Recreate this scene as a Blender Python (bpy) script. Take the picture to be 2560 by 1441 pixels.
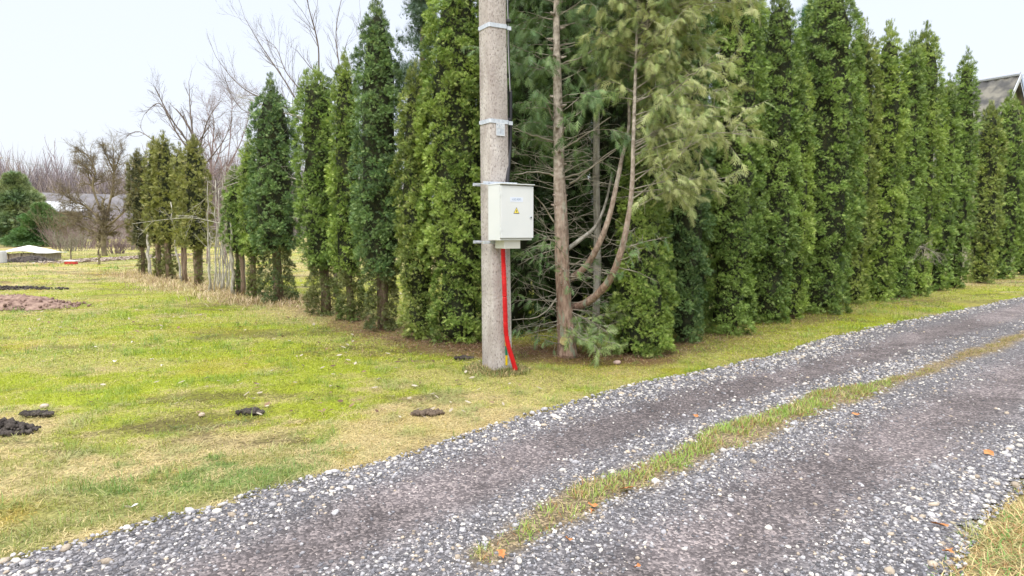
import bpy, math, random
import numpy as np
from mathutils import Vector, Matrix
R = math.radians
for o in list(bpy.data.objects): bpy.data.objects.remove(o)
S = bpy.context.scene
# ------------------------------------------------------------------ camera
FPX, EYE = 1600.0, 1.5
PITCH = math.atan(145.5/FPX)
cam = bpy.data.cameras.new('camera'); camo = bpy.data.objects.new('camera', cam)
S.collection.objects.link(camo); S.camera = camo
cam.sensor_width = 36; cam.lens = 36*FPX/2560; cam.clip_end = 2000; cam.clip_start = .05
camo.location = (0, 0, EYE); camo.rotation_euler = (R(90)-PITCH, 0, 0)
# ------------------------------------------------------------------ sky and sun (overcast)
SUN_EL, SUN_AZ = R(52), R(200)          # azimuth clockwise from +Y
w = bpy.data.worlds.new('World'); S.world = w; w.use_nodes = True
nt = w.node_tree; nt.nodes.clear()
out = nt.nodes.new('ShaderNodeOutputWorld'); add = nt.nodes.new('ShaderNodeAddShader')
sky = nt.nodes.new('ShaderNodeTexSky'); sky.sky_type = 'NISHITA'; sky.sun_disc = False
sky.sun_elevation = SUN_EL; sky.sun_rotation = SUN_AZ; sky.air_density = 1; sky.dust_density = 4
b1 = nt.nodes.new('ShaderNodeBackground'); b1.inputs[1].default_value = 0.05
nt.links.new(sky.outputs[0], b1.inputs[0])
tc = nt.nodes.new('ShaderNodeTexCoord'); sx = nt.nodes.new('ShaderNodeSeparateXYZ')
cr = nt.nodes.new('ShaderNodeValToRGB'); b2 = nt.nodes.new('ShaderNodeBackground')
nt.links.new(tc.outputs['Generated'], sx.inputs[0])
nz = nt.nodes.new('ShaderNodeTexNoise'); nz.inputs['Scale'].default_value = 2.2; nz.inputs['Detail'].default_value = 5
mp = nt.nodes.new('ShaderNodeMapping'); mp.inputs['Scale'].default_value = (1, 1, 3.2)
nt.links.new(tc.outputs['Generated'], mp.inputs[0]); nt.links.new(mp.outputs[0], nz.inputs['Vector'])
ma = nt.nodes.new('ShaderNodeMath'); ma.operation = 'MULTIPLY_ADD'; ma.inputs[1].default_value = .12
nt.links.new(nz.outputs[0], ma.inputs[0]); nt.links.new(sx.outputs['Z'], ma.inputs[2]); nt.links.new(ma.outputs[0], cr.inputs[0])
e = cr.color_ramp.elements
e[0].position = 0.0; e[0].color = (.30, .32, .34, 1)
e[1].position = 1.0; e[1].color = (1.25, 1.24, 1.22, 1)
for p, c in ((.06, (.375, .388, .41, 1)), (.2, (.368, .380, .415, 1)), (.42, (.37, .388, .42, 1)), (.6, (.62, .63, .64, 1))):
    k = e.new(p); k.color = c
b2.inputs[1].default_value = 2.0
nt.links.new(cr.outputs[0], b2.inputs[0])
nt.links.new(b1.outputs[0], add.inputs[0]); nt.links.new(b2.outputs[0], add.inputs[1]); nt.links.new(add.outputs[0], out.inputs[0])
sl = bpy.data.lights.new('sun', 'SUN'); sl.energy = 1.5; sl.angle = R(14); sl.color = (1, .96, .9)
so = bpy.data.objects.new('sun', sl); S.collection.objects.link(so)
sd = Vector((math.sin(SUN_AZ)*math.cos(SUN_EL), math.cos(SUN_AZ)*math.cos(SUN_EL), math.sin(SUN_EL)))
so.rotation_euler = sd.to_track_quat('Z', 'Y').to_euler(); so.location = (0, -5, 20)
S.view_settings.view_transform = 'Standard'; S.view_settings.look = 'None'
S.view_settings.exposure = 0.15; S.view_settings.gamma = 1
S.render.engine = 'CYCLES'; S.cycles.max_bounces = 6; S.cycles.diffuse_bounces = 2; S.cycles.transmission_bounces = 3
S.cycles.transparent_max_bounces = 4; S.cycles.caustics_reflective = False; S.cycles.caustics_refractive = False

# ------------------------------------------------------------------ helpers
cp, sp = math.cos(PITCH), math.sin(PITCH)
def ray(px, py):
    a, b = (px-1280)/FPX, (720.5-py)/FPX
    return np.array([a, cp+b*sp, -sp+b*cp])
def G(px, py, z=0.0):            # a point of the photograph, found on the ground
    d = ray(px, py); t = (z-EYE)/d[2]; return np.array([0, 0, EYE])+d*t
def P(px, py, Y):                # the same at the depth Y
    d = ray(px, py); return np.array([0, 0, EYE])+d*(Y/d[1])
def rng_(s): return np.random.RandomState(s)
_T = rng_(77).rand(64, 64, 64).astype(np.float32)
def vn3(x, y, z):
    x = np.asarray(x, float); y = np.asarray(y, float); z = np.asarray(z, float)
    xi, yi, zi = np.floor(x).astype(int), np.floor(y).astype(int), np.floor(z).astype(int)
    fx, fy, fz = x-xi, y-yi, z-zi
    fx, fy, fz = fx*fx*(3-2*fx), fy*fy*(3-2*fy), fz*fz*(3-2*fz)
    t = lambda a, b, c: _T[(xi+a) & 63, (yi+b) & 63, (zi+c) & 63]
    l = lambda a, b, f: a+(b-a)*f
    return l(l(l(t(0,0,0), t(1,0,0), fx), l(t(0,1,0), t(1,1,0), fx), fy), l(l(t(0,0,1), t(1,0,1), fx), l(t(0,1,1), t(1,1,1), fx), fy), fz)
def fb(x, y, s, sd=0, o=4):
    v = 0; a = .5; t = 0
    for k in range(o):
        v = v+a*vn3(np.asarray(x)/s+sd*7.3+k*11.1, np.asarray(y)/s+sd*3.1, np.zeros_like(np.asarray(x, float))+sd+k*2.7); t += a; a *= .5; s *= .5
    return v/t
def fr2(x, y, s, sd=0, o=5):
    v = 0; a = 1.; t = 0
    for k in range(o):
        v = v+a*vn3(np.asarray(x)/s+sd*7.3+k*11.1, np.asarray(y)/s+sd*3.1, np.zeros_like(np.asarray(x, float))+sd+k*2.7); t += a; a *= .8; s *= .45
    return .5+(v/t-.5)*1.45
def sstep(a, b, x): t = np.clip((np.asarray(x, float)-a)/(b-a), 0, 1); return t*t*(3-2*t)
def unit(v): return v/np.maximum(np.linalg.norm(v, axis=-1, keepdims=True), 1e-9)

def np_mesh(name, V, F, mat, parent=None, col=None, smooth=False):
    V = np.ascontiguousarray(V, dtype=np.float32); F = np.ascontiguousarray(F, dtype=np.int32)
    me = bpy.data.meshes.new(name); k = F.shape[1]; n = len(F)
    me.vertices.add(len(V)); me.vertices.foreach_set('co', V.ravel())
    me.loops.add(n*k); me.loops.foreach_set('vertex_index', F.ravel())
    me.polygons.add(n); me.polygons.foreach_set('loop_start', np.arange(0, n*k, k, dtype=np.int32))
    if smooth: me.polygons.foreach_set('use_smooth', np.ones(n, bool))
    if col is not None:
        a = me.attributes.new('tint', 'FLOAT_COLOR', 'FACE' if len(col) == n else 'POINT')
        c = np.ones((len(col), 4), np.float32); c[:, :3] = col; a.data.foreach_set('color', c.ravel())
    me.update(calc_edges=True)
    if mat: me.materials.append(mat)
    o = bpy.data.objects.new(name, me); S.collection.objects.link(o)
    if parent is not None: o.parent = parent
    return o
def tag(o, label=None, cat=None, group=None, kind=None):
    if label: o['label'] = label
    if cat: o['category'] = cat
    if group: o['group'] = group
    if kind: o['kind'] = kind
    return o
def empty(name, loc, rz=0, label=None, cat=None, group=None):
    o = bpy.data.objects.new(name, None); S.collection.objects.link(o); o.empty_display_size = .2
    o.location = loc; o.rotation_euler = (0, 0, rz); return tag(o, label, cat, group)

class Geo:                        # quads collected into ONE mesh
    def __init__(s): s.V = []; s.F = []; s.C = []; s.n = 0
    def put(s, V, F, c=None):
        V = np.asarray(V, float).reshape(-1, 3); F = np.asarray(F, int)
        s.V.append(V); s.F.append(F+s.n); s.n += len(V)
        s.C.append(np.tile(c if c is not None else (1, 1, 1), (len(F), 1)))
        return s
    def box(s, x0, x1, y0, y1, z0, z1, c=None, M=None):
        V = np.array([(x, y, z) for z in (z0, z1) for x, y in ((x0, y0), (x1, y0), (x1, y1), (x0, y1))], float)
        if M is not None: V = V@np.asarray(M)[:3, :3].T+np.asarray(M)[:3, 3]
        return s.put(V, [(0, 3, 2, 1), (4, 5, 6, 7), (0, 1, 5, 4), (1, 2, 6, 5), (2, 3, 7, 6), (3, 0, 4, 7)], c)
    def tube(s, pts, rad, n=8, cap=True, c=None, wob=0, seed=0):
        pts = np.asarray(pts, float); m = len(pts); rad = np.broadcast_to(np.asarray(rad, float), (m,))
        T = unit(np.gradient(pts, axis=0)); up = np.array([0, 0, 1.]) if abs(T[0][2]) < .9 else np.array([1., 0, 0])
        A = unit(np.cross(T[0], up)); V = []
        g = rng_(seed)
        for i in range(m):
            A = unit(A-T[i]*np.dot(A, T[i])); B = np.cross(T[i], A)
            for k in range(n):
                a = 2*math.pi*k/n; r = rad[i]*(1+wob*(g.rand()-.5))
                V.append(pts[i]+r*(math.cos(a)*A+math.sin(a)*B))
        F = [(i*n+k, i*n+(k+1) % n, (i+1)*n+(k+1) % n, (i+1)*n+k) for i in range(m-1) for k in range(n)]
        if cap:
            V.append(pts[0]); V.append(pts[-1])
            for k in range(0, n, 1):
                F.append((m*n, (k+1) % n, k, k)); F.append((m*n+1, (m-1)*n+k, (m-1)*n+(k+1) % n, (m-1)*n+(k+1) % n))
        return s.put(V, F, c)
    def build(s, name, mat, parent=None, smooth=False, bevel=0, tint=False):
        import bmesh
        V = np.concatenate(s.V); F = np.concatenate(s.F)
        me = bpy.data.meshes.new(name)
        me.from_pydata(V.tolist(), [], [tuple(dict.fromkeys(f)) for f in F.tolist()])
        if tint:
            C = np.concatenate(s.C); a = me.attributes.new('tint', 'FLOAT_COLOR', 'FACE')
            c = np.ones((len(C), 4), np.float32); c[:, :3] = C; a.data.foreach_set('color', c.ravel())
        if smooth: me.polygons.foreach_set('use_smooth', np.ones(len(me.polygons), bool))
        if bevel:
            bm = bmesh.new(); bm.from_mesh(me)
            es = [e for e in bm.edges if len(e.link_faces) == 2 and e.calc_face_angle(0) > .6]
            bmesh.ops.bevel(bm, geom=es, offset=bevel, segments=2, affect='EDGES', profile=.5)
            bm.to_mesh(me); bm.free()
        me.materials.append(mat)
        o = bpy.data.objects.new(name, me); S.collection.objects.link(o)
        if parent is not None: o.parent = parent
        return o

class Segs:                       # many thin tapered segments
    def __init__(s): s.a = []; s.b = []; s.ra = []; s.rb = []
    def add(s, a, b, ra, rb): s.a.append(a); s.b.append(b); s.ra.append(ra); s.rb.append(rb)
    def path(s, pts, r0, r1):
        n = len(pts)-1
        for i in range(n): s.add(pts[i], pts[i+1], r0+(r1-r0)*i/n, r0+(r1-r0)*(i+1)/n)
    def arr(s, n=3):
        a, b = np.array(s.a), np.array(s.b); ra, rb = np.array(s.ra), np.array(s.rb)
        T = unit(b-a); u = np.where(np.abs(T[:, 2:3]) < .9, np.array([[0, 0, 1.]]), np.array([[1., 0, 0]]))
        A = unit(np.cross(T, u)); B = np.cross(T, A); V = np.zeros((len(a), 2*n, 3))
        for k in range(n):
            q = 2*math.pi*k/n; d = math.cos(q)*A+math.sin(q)*B
            V[:, k] = a+d*ra[:, None]; V[:, n+k] = b+d*rb[:, None]
        base = np.array([(k, (k+1) % n, n+(k+1) % n, n+k) for k in range(n)])
        F = (np.arange(len(a))*2*n)[:, None, None]+base[None]
        return V.reshape(-1, 3), F.reshape(-1, 4)
    def build(s, name, mat, parent=None, n=3, off=None, smooth=True):
        V, F = s.arr(n)
        if off is not None: V = V-np.asarray(off)
        return np_mesh(name, V, F, mat, parent, smooth=smooth)

# ------------------------------------------------------------------ materials
def mat(name, col=(.5, .5, .5), rough=.6, metal=0, spec=.5):
    m = bpy.data.materials.new(name); m.use_nodes = True
    b = m.node_tree.nodes['Principled BSDF']
    b.inputs['Base Color'].default_value = (*col, 1); b.inputs['Roughness'].default_value = rough
    b.inputs['Metallic'].default_value = metal; b.inputs['Specular IOR Level'].default_value = spec
    return m, m.node_tree, b
def noise_mat(name, c1, c2, scale=8, rough=.7, bump=.0, bscale=None, metal=0, spec=.4, stretch=(1, 1, 1), lo=.35, hi=.65, c3=None, s3=90):
    m, t, b = mat(name, c1, rough, metal, spec); N = t.nodes.new; L = t.links.new
    tc = N('ShaderNodeTexCoord'); mp = N('ShaderNodeMapping'); mp.inputs['Scale'].default_value = stretch
    L(tc.outputs['Object'], mp.inputs[0])
    n = N('ShaderNodeTexNoise'); n.inputs['Scale'].default_value = scale; n.inputs['Detail'].default_value = 8; L(mp.outputs[0], n.inputs['Vector'])
    r = N('ShaderNodeValToRGB'); r.color_ramp.elements[0].position = lo; r.color_ramp.elements[1].position = hi
    r.color_ramp.elements[0].color = (*c1, 1); r.color_ramp.elements[1].color = (*c2, 1)
    L(n.outputs[0], r.inputs[0]); src = r.outputs[0]
    if c3:
        n3 = N('ShaderNodeTexNoise'); n3.inputs['Scale'].default_value = s3; n3.inputs['Detail'].default_value = 3; L(mp.outputs[0], n3.inputs['Vector'])
        r3 = N('ShaderNodeValToRGB'); r3.color_ramp.elements[0].position = .56; r3.color_ramp.elements[1].position = .64; L(n3.outputs[0], r3.inputs[0])
        mx = N('ShaderNodeMixRGB'); L(r3.outputs[0], mx.inputs[0]); L(src, mx.inputs[1]); mx.inputs[2].default_value = (*c3, 1); src = mx.outputs[0]
    L(src, b.inputs['Base Color'])
    if bump:
        n2 = N('ShaderNodeTexNoise'); n2.inputs['Scale'].default_value = bscale or scale*3; n2.inputs['Detail'].default_value = 6; L(mp.outputs[0], n2.inputs['Vector'])
        bp = N('ShaderNodeBump'); bp.inputs['Strength'].default_value = bump; bp.inputs['Distance'].default_value = .02
        L(n2.outputs[0], bp.inputs['Height']); L(bp.outputs[0], b.inputs['Normal'])
    return m
def tint_mat(name, rough=.6, spec=.3, trans=.25, var=0, vs=30, tcol=(1.1, 1.15, .6)):
    m, t, b = mat(name, (.5, .5, .5), rough, 0, spec); N = t.nodes.new; L = t.links.new
    a = N('ShaderNodeAttribute'); a.attribute_name = 'tint'; src = a.outputs['Color']
    if var:
        tc = N('ShaderNodeTexCoord'); n = N('ShaderNodeTexNoise'); n.inputs['Scale'].default_value = vs; n.inputs['Detail'].default_value = 5
        L(tc.outputs['Object'], n.inputs['Vector'])
        mr = N('ShaderNodeMapRange'); mr.inputs[1].default_value = .3; mr.inputs[2].default_value = .7; mr.inputs[3].default_value = 1-var; mr.inputs[4].default_value = 1+var
        L(n.outputs[0], mr.inputs[0])
        vm = N('ShaderNodeVectorMath'); vm.operation = 'SCALE'; L(src, vm.inputs[0]); L(mr.outputs[0], vm.inputs['Scale']); src = vm.outputs[0]
    L(src, b.inputs['Base Color'])
    if trans:
        tr = N('ShaderNodeBsdfTranslucent'); vm2 = N('ShaderNodeVectorMath'); vm2.operation = 'MULTIPLY'; L(src, vm2.inputs[0]); vm2.inputs[1].default_value = tcol
        L(vm2.outputs[0], tr.inputs[0]); mx = N('ShaderNodeMixShader'); mx.inputs[0].default_value = trans
        L(b.outputs[0], mx.inputs[1]); L(tr.outputs[0], mx.inputs[2]); L(mx.outputs[0], t.nodes['Material Output'].inputs[0])
    return m
M_leaf = tint_mat('thuja_foliage', .5, .4, .16)
M_core = noise_mat('foliage_light_block', (.012, .020, .008), (.035, .038, .014), 14, .9, .8, 30)  # brown of dead inner foliage, darkened to put shade into the crevices
M_bark = noise_mat('thuja_bark', (.11, .075, .05), (.27, .20, .145), 22, .9, .9, 50, stretch=(1, 1, .18))
M_redbark = noise_mat('red_brown_bark', (.20, .125, .09), (.46, .33, .255), 26, .9, 1.0, 60, stretch=(1, 1, .3), c3=(.28, .30, .22), s3=18)
M_greybark = noise_mat('grey_bark', (.27, .25, .21), (.54, .52, .46), 20, .85, .5, 60, stretch=(1, 1, .3))
M_twig = noise_mat('twig_bark', (.20, .18, .14), (.40, .37, .30), 9, .8)
M_twigdark = noise_mat('dark_twig_bark', (.12, .095, .085), (.22, .18, .16), 5, .8)
M_mauve = noise_mat('mauve_twig_bark', (.20, .145, .145), (.33, .25, .25), 3, .8)
M_apple = noise_mat('lichen_bark', (.13, .10, .075), (.27, .23, .13), 3, .85)
M_concrete = noise_mat('weathered_concrete', (.37, .325, .31), (.62, .585, .565), 6, .9, .8, 80, lo=.3, hi=.7, stretch=(1, 1, .45), c3=(.27, .235, .22), s3=85)
M_galv = noise_mat('galvanised_steel', (.50, .55, .62), (.66, .71, .78), 30, .42, .0, metal=.35)
M_enamel = noise_mat('cream_enamel', (.65, .685, .70), (.69, .72, .735), 4, .38, 0, spec=.5)
M_gap = mat('door_gap_rubber', (.05, .05, .05), .8)[0]
M_red = noise_mat('red_polyethylene', (.50, .008, .010), (.64, .016, .018), 6, .42)
M_black = mat('black_rubber', (.022, .023, .03), .45)[0]
M_black2 = mat('black_sheath', (.05, .05, .06), .3)[0]
M_strand = mat('bright_strand', (.62, .62, .64), .35, .5)[0]
M_yel = mat('yellow_sleeve', (.80, .62, .01), .4)[0]
M_grn = mat('green_sleeve', (.01, .22, .11), .4)[0]
M_soil = noise_mat('bare_soil', (.15, .09, .075), (.36, .25, .20), 9, .95, 1, 30)
M_brownsoil = noise_mat('brown_soil', (.10, .075, .055), (.20, .15, .11), 30, .95, 1, 60)
M_darksoil = noise_mat('black_soil', (.04, .033, .03), (.10, .085, .075), 12, .95, 1, 40)
M_white = noise_mat('white_tarp', (.70, .70, .70), (.8, .8, .8), 3, .5)
M_wood = noise_mat('grey_wood', (.20, .165, .13), (.38, .33, .27), 12, .85, .4, stretch=(1, 1, .2))
M_cut = noise_mat('cut_wood', (.38, .30, .12), (.55, .47, .24), 30, .8)

# ------------------------------------------------------------------ lawn, road
ua = R(39); ux, uy = math.cos(ua), math.sin(ua)
def uv(x, y): return x*ux+y*uy, -x*uy+y*ux        # along / across the road (v grows toward the hedge)
def edge_line(pix):
    q = np.array([uv(*G(*p)[:2]) for p in pix]); q = q[np.argsort(q[:, 0])]
    def f(u):
        v = np.interp(u, q[:, 0], q[:, 1])
        s0 = (q[1, 1]-q[0, 1])/(q[1, 0]-q[0, 0]); s1 = (q[-1, 1]-q[-2, 1])/(q[-1, 0]-q[-2, 0])
        v = np.where(u < q[0, 0], q[0, 1]+np.clip(s0, -.3, .3)*(u-q[0, 0]), v)
        return np.where(u > q[-1, 0], q[-1, 1]+np.clip(s1, -.3, .3)*(u-q[-1, 0]), v)
    return f
E_out = edge_line([(0, 1405), (300, 1325), (600, 1248), (870, 1178), (1040, 1125), (1230, 1060), (1400, 1015), (1600, 958), (1800, 922), (1940, 890), (2060, 850), (2250, 805), (2560, 742)])
E_mid = edge_line([(1100, 1480), (1210, 1390), (1340, 1315), (1480, 1228), (1690, 1155), (1880, 1075), (2050, 1005), (2220, 955), (2400, 900), (2560, 838)])
E_in = edge_line([(2330, 1500), (2375, 1420), (2420, 1330), (2480, 1285), (2560, 1215)])
def wob(x, y, a=.09, s=.35): return (fb(x, y, s, 5)-.5)*2*a
def road_d(x, y):       # >0 inside the road
    u, v = uv(x, y); n = wob(x, y)
    return np.minimum(E_out(u)-v, v-E_in(u))+n
def strip_d(x, y):      # >0 inside the grass strip between the wheel tracks
    u, v = uv(x, y); hw = .09+.06*sstep(1.6, 3.2, u)+(fb(u, v*0, .5, 9, 3)-.5)*.22-.3*sstep(1.68, 1.4, u)
    hw = hw-.08*sstep(6.2, 7.2, u)
    return hw-np.abs(v-E_mid(u)+(fb(u, v*0, .8, 12, 2)-.5)*.10)+wob(x, y, .05, .12)
ROW_L = np.array([G(*p)[:2] for p in [(1245, 880), (1150, 862), (1040, 850), (890, 805), (700, 752), (520, 722), (355, 688)]])
ROW_R = np.array([G(*p)[:2] for p in [(1245, 880), (1420, 885), (1600, 892), (1810, 845), (2060, 788), (2295, 745), (2475, 706), (2560, 692)]])
def dist_poly(x, y, Q):
    d = np.full(np.shape(x), 1e9)
    for a, b in zip(Q[:-1], Q[1:]):
        ab = b-a; t = np.clip(((x-a[0])*ab[0]+(y-a[1])*ab[1])/(ab@ab), 0, 1)
        d = np.minimum(d, np.hypot(x-a[0]-t*ab[0], y-a[1]-t*ab[1]))
    return d
def hgt(x, y):
    x = np.asarray(x, float); y = np.asarray(y, float)
    r = sstep(.25, -.25, road_d(x, y))
    h = (fb(x, y, 1.6, 2)-.5)*.10+(fb(x, y, .35, 3)-.5)*.045
    far = sstep(60, 12, np.hypot(x, y))
    u, v = uv(x, y)
    rut = -.018*np.exp(-((v-(E_out(u)*.5+E_mid(u)*.5))/.28)**2)-.018*np.exp(-((v-(E_in(u)*.5+E_mid(u)*.5))/.28)**2)
    return h*r*far + (1-r)*rut*far
LIME = np.array([.42, .50, .028]); STRAW = np.array([.66, .54, .29]); GREEN = np.array([.15, .30, .075]); OLIVE = np.array([.29, .32, .075])
BROWN = np.array([.15, .10, .07]); LITTER = np.array([.27, .15, .10]); GOLD = np.array([.55, .41, .09])
def lawn_w(x, y):
    """weights of the kinds of sward at a spot: lime moss, straw, green, olive, bare, litter, gold"""
    n1 = fr2(x*.7, y, 1.5, 21); n2 = fr2(x*.75, y, .9, 22); n3 = fr2(x*.6, y, .8, 23); n4 = fr2(x*.6, y*1.6, 1.1, 24)
    dist = np.hypot(x, y)
    lime = 1.15*sstep(.38, .60, n1+.20*sstep(4.2, 6.5, y)-.34*sstep(15, 26, dist))*sstep(3.6, 5.6, y+.3*x*(x > 0))*1.2
    straw = sstep(.36, .58, n2)*(2.0-1.2*sstep(5, 8, y))+.35
    green = sstep(.56, .66, n3)*.9*(.35+.65*sstep(.4, .55, fb(x, y, 2.0, 27)))
    olive = .5+0*x
    gold = sstep(.55, .68, fr2(x, y, 1.4, 31))*.9
    bare = sstep(.56, .68, n4)*1.8*sstep(.35, .55, fb(x*.5, y*2, 1.0, 28))+.09
    dr = np.minimum(dist_poly(x, y, ROW_L), dist_poly(x, y, ROW_R))
    lit = sstep(.65, .2, dr+(n2-.5)*.6)*3
    # straw at the feet of the far left row
    straw = straw+2.5*sstep(1.3, .4, dist_poly(x, y, ROW_L))*sstep(9.5, 13, dist)
    lit = lit*sstep(16, 11, dist)*(1-.75*sstep(1.6, 3.0, x))
    rd = np.maximum(-road_d(x, y), 0)
    bare = bare+.8*sstep(.12, .0, rd)*(road_d(x, y) < 0)
    W = np.stack([lime, straw, green, olive, bare, lit, gold], -1)
    W = W/W.sum(-1, keepdims=True); W = W**1.7
    return W/W.sum(-1, keepdims=True)
PAL = np.stack([LIME, STRAW, GREEN, OLIVE, BROWN, LITTER, GOLD])
M_ground = tint_mat('lawn_soil', .95, .1, 0, .45, 40)
t = M_ground.node_tree; tcn = t.nodes.new('ShaderNodeTexCoord'); n = t.nodes.new('ShaderNodeTexNoise'); n.inputs['Scale'].default_value = 22; n.inputs['Detail'].default_value = 9
bp = t.nodes.new('ShaderNodeBump'); bp.inputs['Strength'].default_value = .9; bp.inputs['Distance'].default_value = .04
t.links.new(tcn.outputs['Object'], n.inputs['Vector']); t.links.new(n.outputs[0], bp.inputs['Height']); t.links.new(bp.outputs[0], t.nodes['Principled BSDF'].inputs['Normal'])
def axis(lo, hi, fine, step, far):
    a = list(np.arange(lo, hi, fine)); d = step
    while a[-1] < far: a.append(a[-1]+d); d *= 1.25
    d = step; b = []; q = lo
    while q > -far: q -= d; b.append(q); d *= 1.25
    return np.array(b[::-1]+a)
gx = axis(-16, 18, .11, .14, 900); gy = axis(-1, 24, .11, .14, 900)
XX, YY = np.meshgrid(gx, gy, indexing='ij')
ZZ = hgt(XX, YY)
C = lawn_w(XX, YY)@PAL; far = sstep(16, 30, np.hypot(XX, YY))[..., None]
C = C*(.62+.16*far)
C = C*(.8+.4*fb(XX, YY, .3, 41)[..., None])
nx, ny = len(gx), len(gy); I = np.arange(nx*ny).reshape(nx, ny)
F = np.stack([I[:-1, :-1], I[1:, :-1], I[1:, 1:], I[:-1, 1:]], -1).reshape(-1, 4)
V = np.stack([XX, YY, ZZ-.012], -1).reshape(-1, 3)
tag(np_mesh('ground', V, F, M_ground, None, C.reshape(-1, 3), True), kind='structure')

# road sheet
def road_mat():
    m, t, b = mat('gravel_road_surface', (.2, .2, .2), .92, 0, .25); N = t.nodes.new; L = t.links.new
    tc = N('ShaderNodeTexCoord'); at = N('ShaderNodeAttribute'); at.attribute_name = 'tint'
    v1 = N('ShaderNodeTexVoronoi'); v1.inputs['Scale'].default_value = 75; L(tc.outputs['Object'], v1.inputs['Vector'])
    r1 = N('ShaderNodeValToRGB'); el = r1.color_ramp.elements
    el[0].position = 0; el[0].color = (.42, .40, .42, 1); el[1].position = 1; el[1].color = (2.6, 2.5, 2.4, 1)
    for p, c in ((.45, (.8, .78, .8, 1)), (.62, (1.15, 1.12, 1.14, 1)), (.80, (1.7, 1.65, 1.65, 1))): k = el.new(p); k.color = c
    sp_ = N('ShaderNodeSeparateColor'); L(v1.outputs['Color'], sp_.inputs[0]); L(sp_.outputs[0], r1.inputs[0])
    n = N('ShaderNodeTexNoise'); n.inputs['Scale'].default_value = 1.4; n.inputs['Detail'].default_value = 9; n.inputs['Roughness'].default_value = .7; L(tc.outputs['Object'], n.inputs['Vector'])
    mr = N('ShaderNodeMapRange'); mr.inputs[1].default_value = .3; mr.inputs[2].default_value = .7; mr.inputs[3].default_value = .78; mr.inputs[4].default_value = 1.25; L(n.outputs[0], mr.inputs[0])
    mx = N('ShaderNodeMixRGB'); mx.blend_type = 'MULTIPLY'; L(at.outputs['Alpha'], mx.inputs[0]); mx.inputs[0].default_value = .7; 
    t.links.remove(mx.inputs[0].links[0]) if mx.inputs[0].links else None
    mx.inputs[0].default_value = .75
    L(at.outputs['Color'], mx.inputs[1]); L(r1.outputs[0], mx.inputs[2])
    vm = N('ShaderNodeVectorMath'); vm.operation = 'SCALE'; L(mx.outputs[0], vm.inputs[0]); L(mr.outputs[0], vm.inputs['Scale']); L(vm.outputs[0], b.inputs['Base Color'])
    bp = N('ShaderNodeBump'); bp.inputs['Strength'].default_value = .8; bp.inputs['Distance'].default_value = .012; bp.invert = True
    L(v1.outputs['Distance'], bp.inputs['Height']); L(bp.outputs[0], b.inputs['Normal']); return m
M_road = road_mat()
def track(x, y):        # 1 in the wheel tracks
    u, v = uv(x, y); n = (fb(x, y, .6, 61)-.5)*.35
    a = np.abs(v-(E_out(u)*.52+E_mid(u)*.48)+n*.5); b = np.abs(v-(E_in(u)*.5+E_mid(u)*.5)+n*.6)
    return np.maximum(sstep(.46, .10, a), sstep(.55, .1, b))
DIRT = np.array([.180, .160, .162]); GRAV = np.array([.145, .142, .150])
rx = np.arange(-4.5, 22, .065); ry = np.arange(.6, 21, .065); RX, RY = np.meshgrid(rx, ry, indexing='ij')
inside = (road_d(RX, RY) > -.02)
I = np.arange(RX.size).reshape(RX.shape)
q = inside[:-1, :-1] & inside[1:, :-1] & inside[1:, 1:] & inside[:-1, 1:]
F = np.stack([I[:-1, :-1], I[1:, :-1], I[1:, 1:], I[:-1, 1:]], -1)[q]
tk = track(RX, RY)[..., None]
C = DIRT*tk*(.70+.34*sstep(.42, .6, fr2(RX, RY, .9, 63))[..., None]+.45*sstep(6, 12, RX)[..., None])+GRAV*(1-tk)
sdm = sstep(-.1, .05, strip_d(RX, RY))[..., None]*.8
C = C*(1-sdm)+np.array([.22, .17, .09])*sdm
V = np.stack([RX, RY, hgt(RX, RY)+.004], -1).reshape(-1, 3); used, inv = np.unique(F, return_inverse=True)
tag(np_mesh('gravel_road', V[used], inv.reshape(-1, 4), M_road, None, C.reshape(-1, 3)[used], True), kind='structure')

# ---- loose stones of the road (nobody could count them)
PHI = (1+5**.5)/2
ICO = unit(np.array([(-1, PHI, 0), (1, PHI, 0), (-1, -PHI, 0), (1, -PHI, 0), (0, -1, PHI), (0, 1, PHI), (0, -1, -PHI), (0, 1, -PHI), (PHI, 0, -1), (PHI, 0, 1), (-PHI, 0, -1), (-PHI, 0, 1)], float))
ICF = np.array([(0,11,5),(0,5,1),(0,1,7),(0,7,10),(0,10,11),(1,5,9),(5,11,4),(11,10,2),(10,7,6),(7,1,8),(3,9,4),(3,4,2),(3,2,6),(3,6,8),(3,8,9),(4,9,5),(2,4,11),(6,2,10),(8,6,7),(9,8,1)])
def stones(x, y, s, col, seed, flat=.6, sink=.25):
    g = rng_(seed); n = len(x); V = np.tile(ICO[None], (n, 1, 1))*(.72+.5*g.rand(n, 12, 1))
    V = V*np.stack([.8+.6*g.rand(n), .6+.4*g.rand(n), flat*(.7+.6*g.rand(n))], -1)[:, None]
    a = g.rand(n)*6.283; c, s_ = np.cos(a)[:, None], np.sin(a)[:, None]
    tl = (g.rand(n)-.5)[:, None]*.9
    X = V[..., 0]*c-V[..., 1]*s_; Y = V[..., 0]*s_+V[..., 1]*c; Z = V[..., 2]+X*tl*.4
    V = np.stack([X, Y, Z], -1)*(s[:, None, None]/2)
    V[..., 0] += x[:, None]; V[..., 1] += y[:, None]; V[..., 2] += (hgt(x, y)+.004+s*flat*.5*(.5-sink))[:, None]
    F = (np.arange(n)*12)[:, None, None]+ICF[None]
    return V.reshape(-1, 3), F.reshape(-1, 3), np.repeat(col, 20, 0)
g = rng_(5)
def sample(n, x0, x1, y0, y1): return x0+(x1-x0)*g.rand(n), y0+(y1-y0)*g.rand(n)
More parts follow.
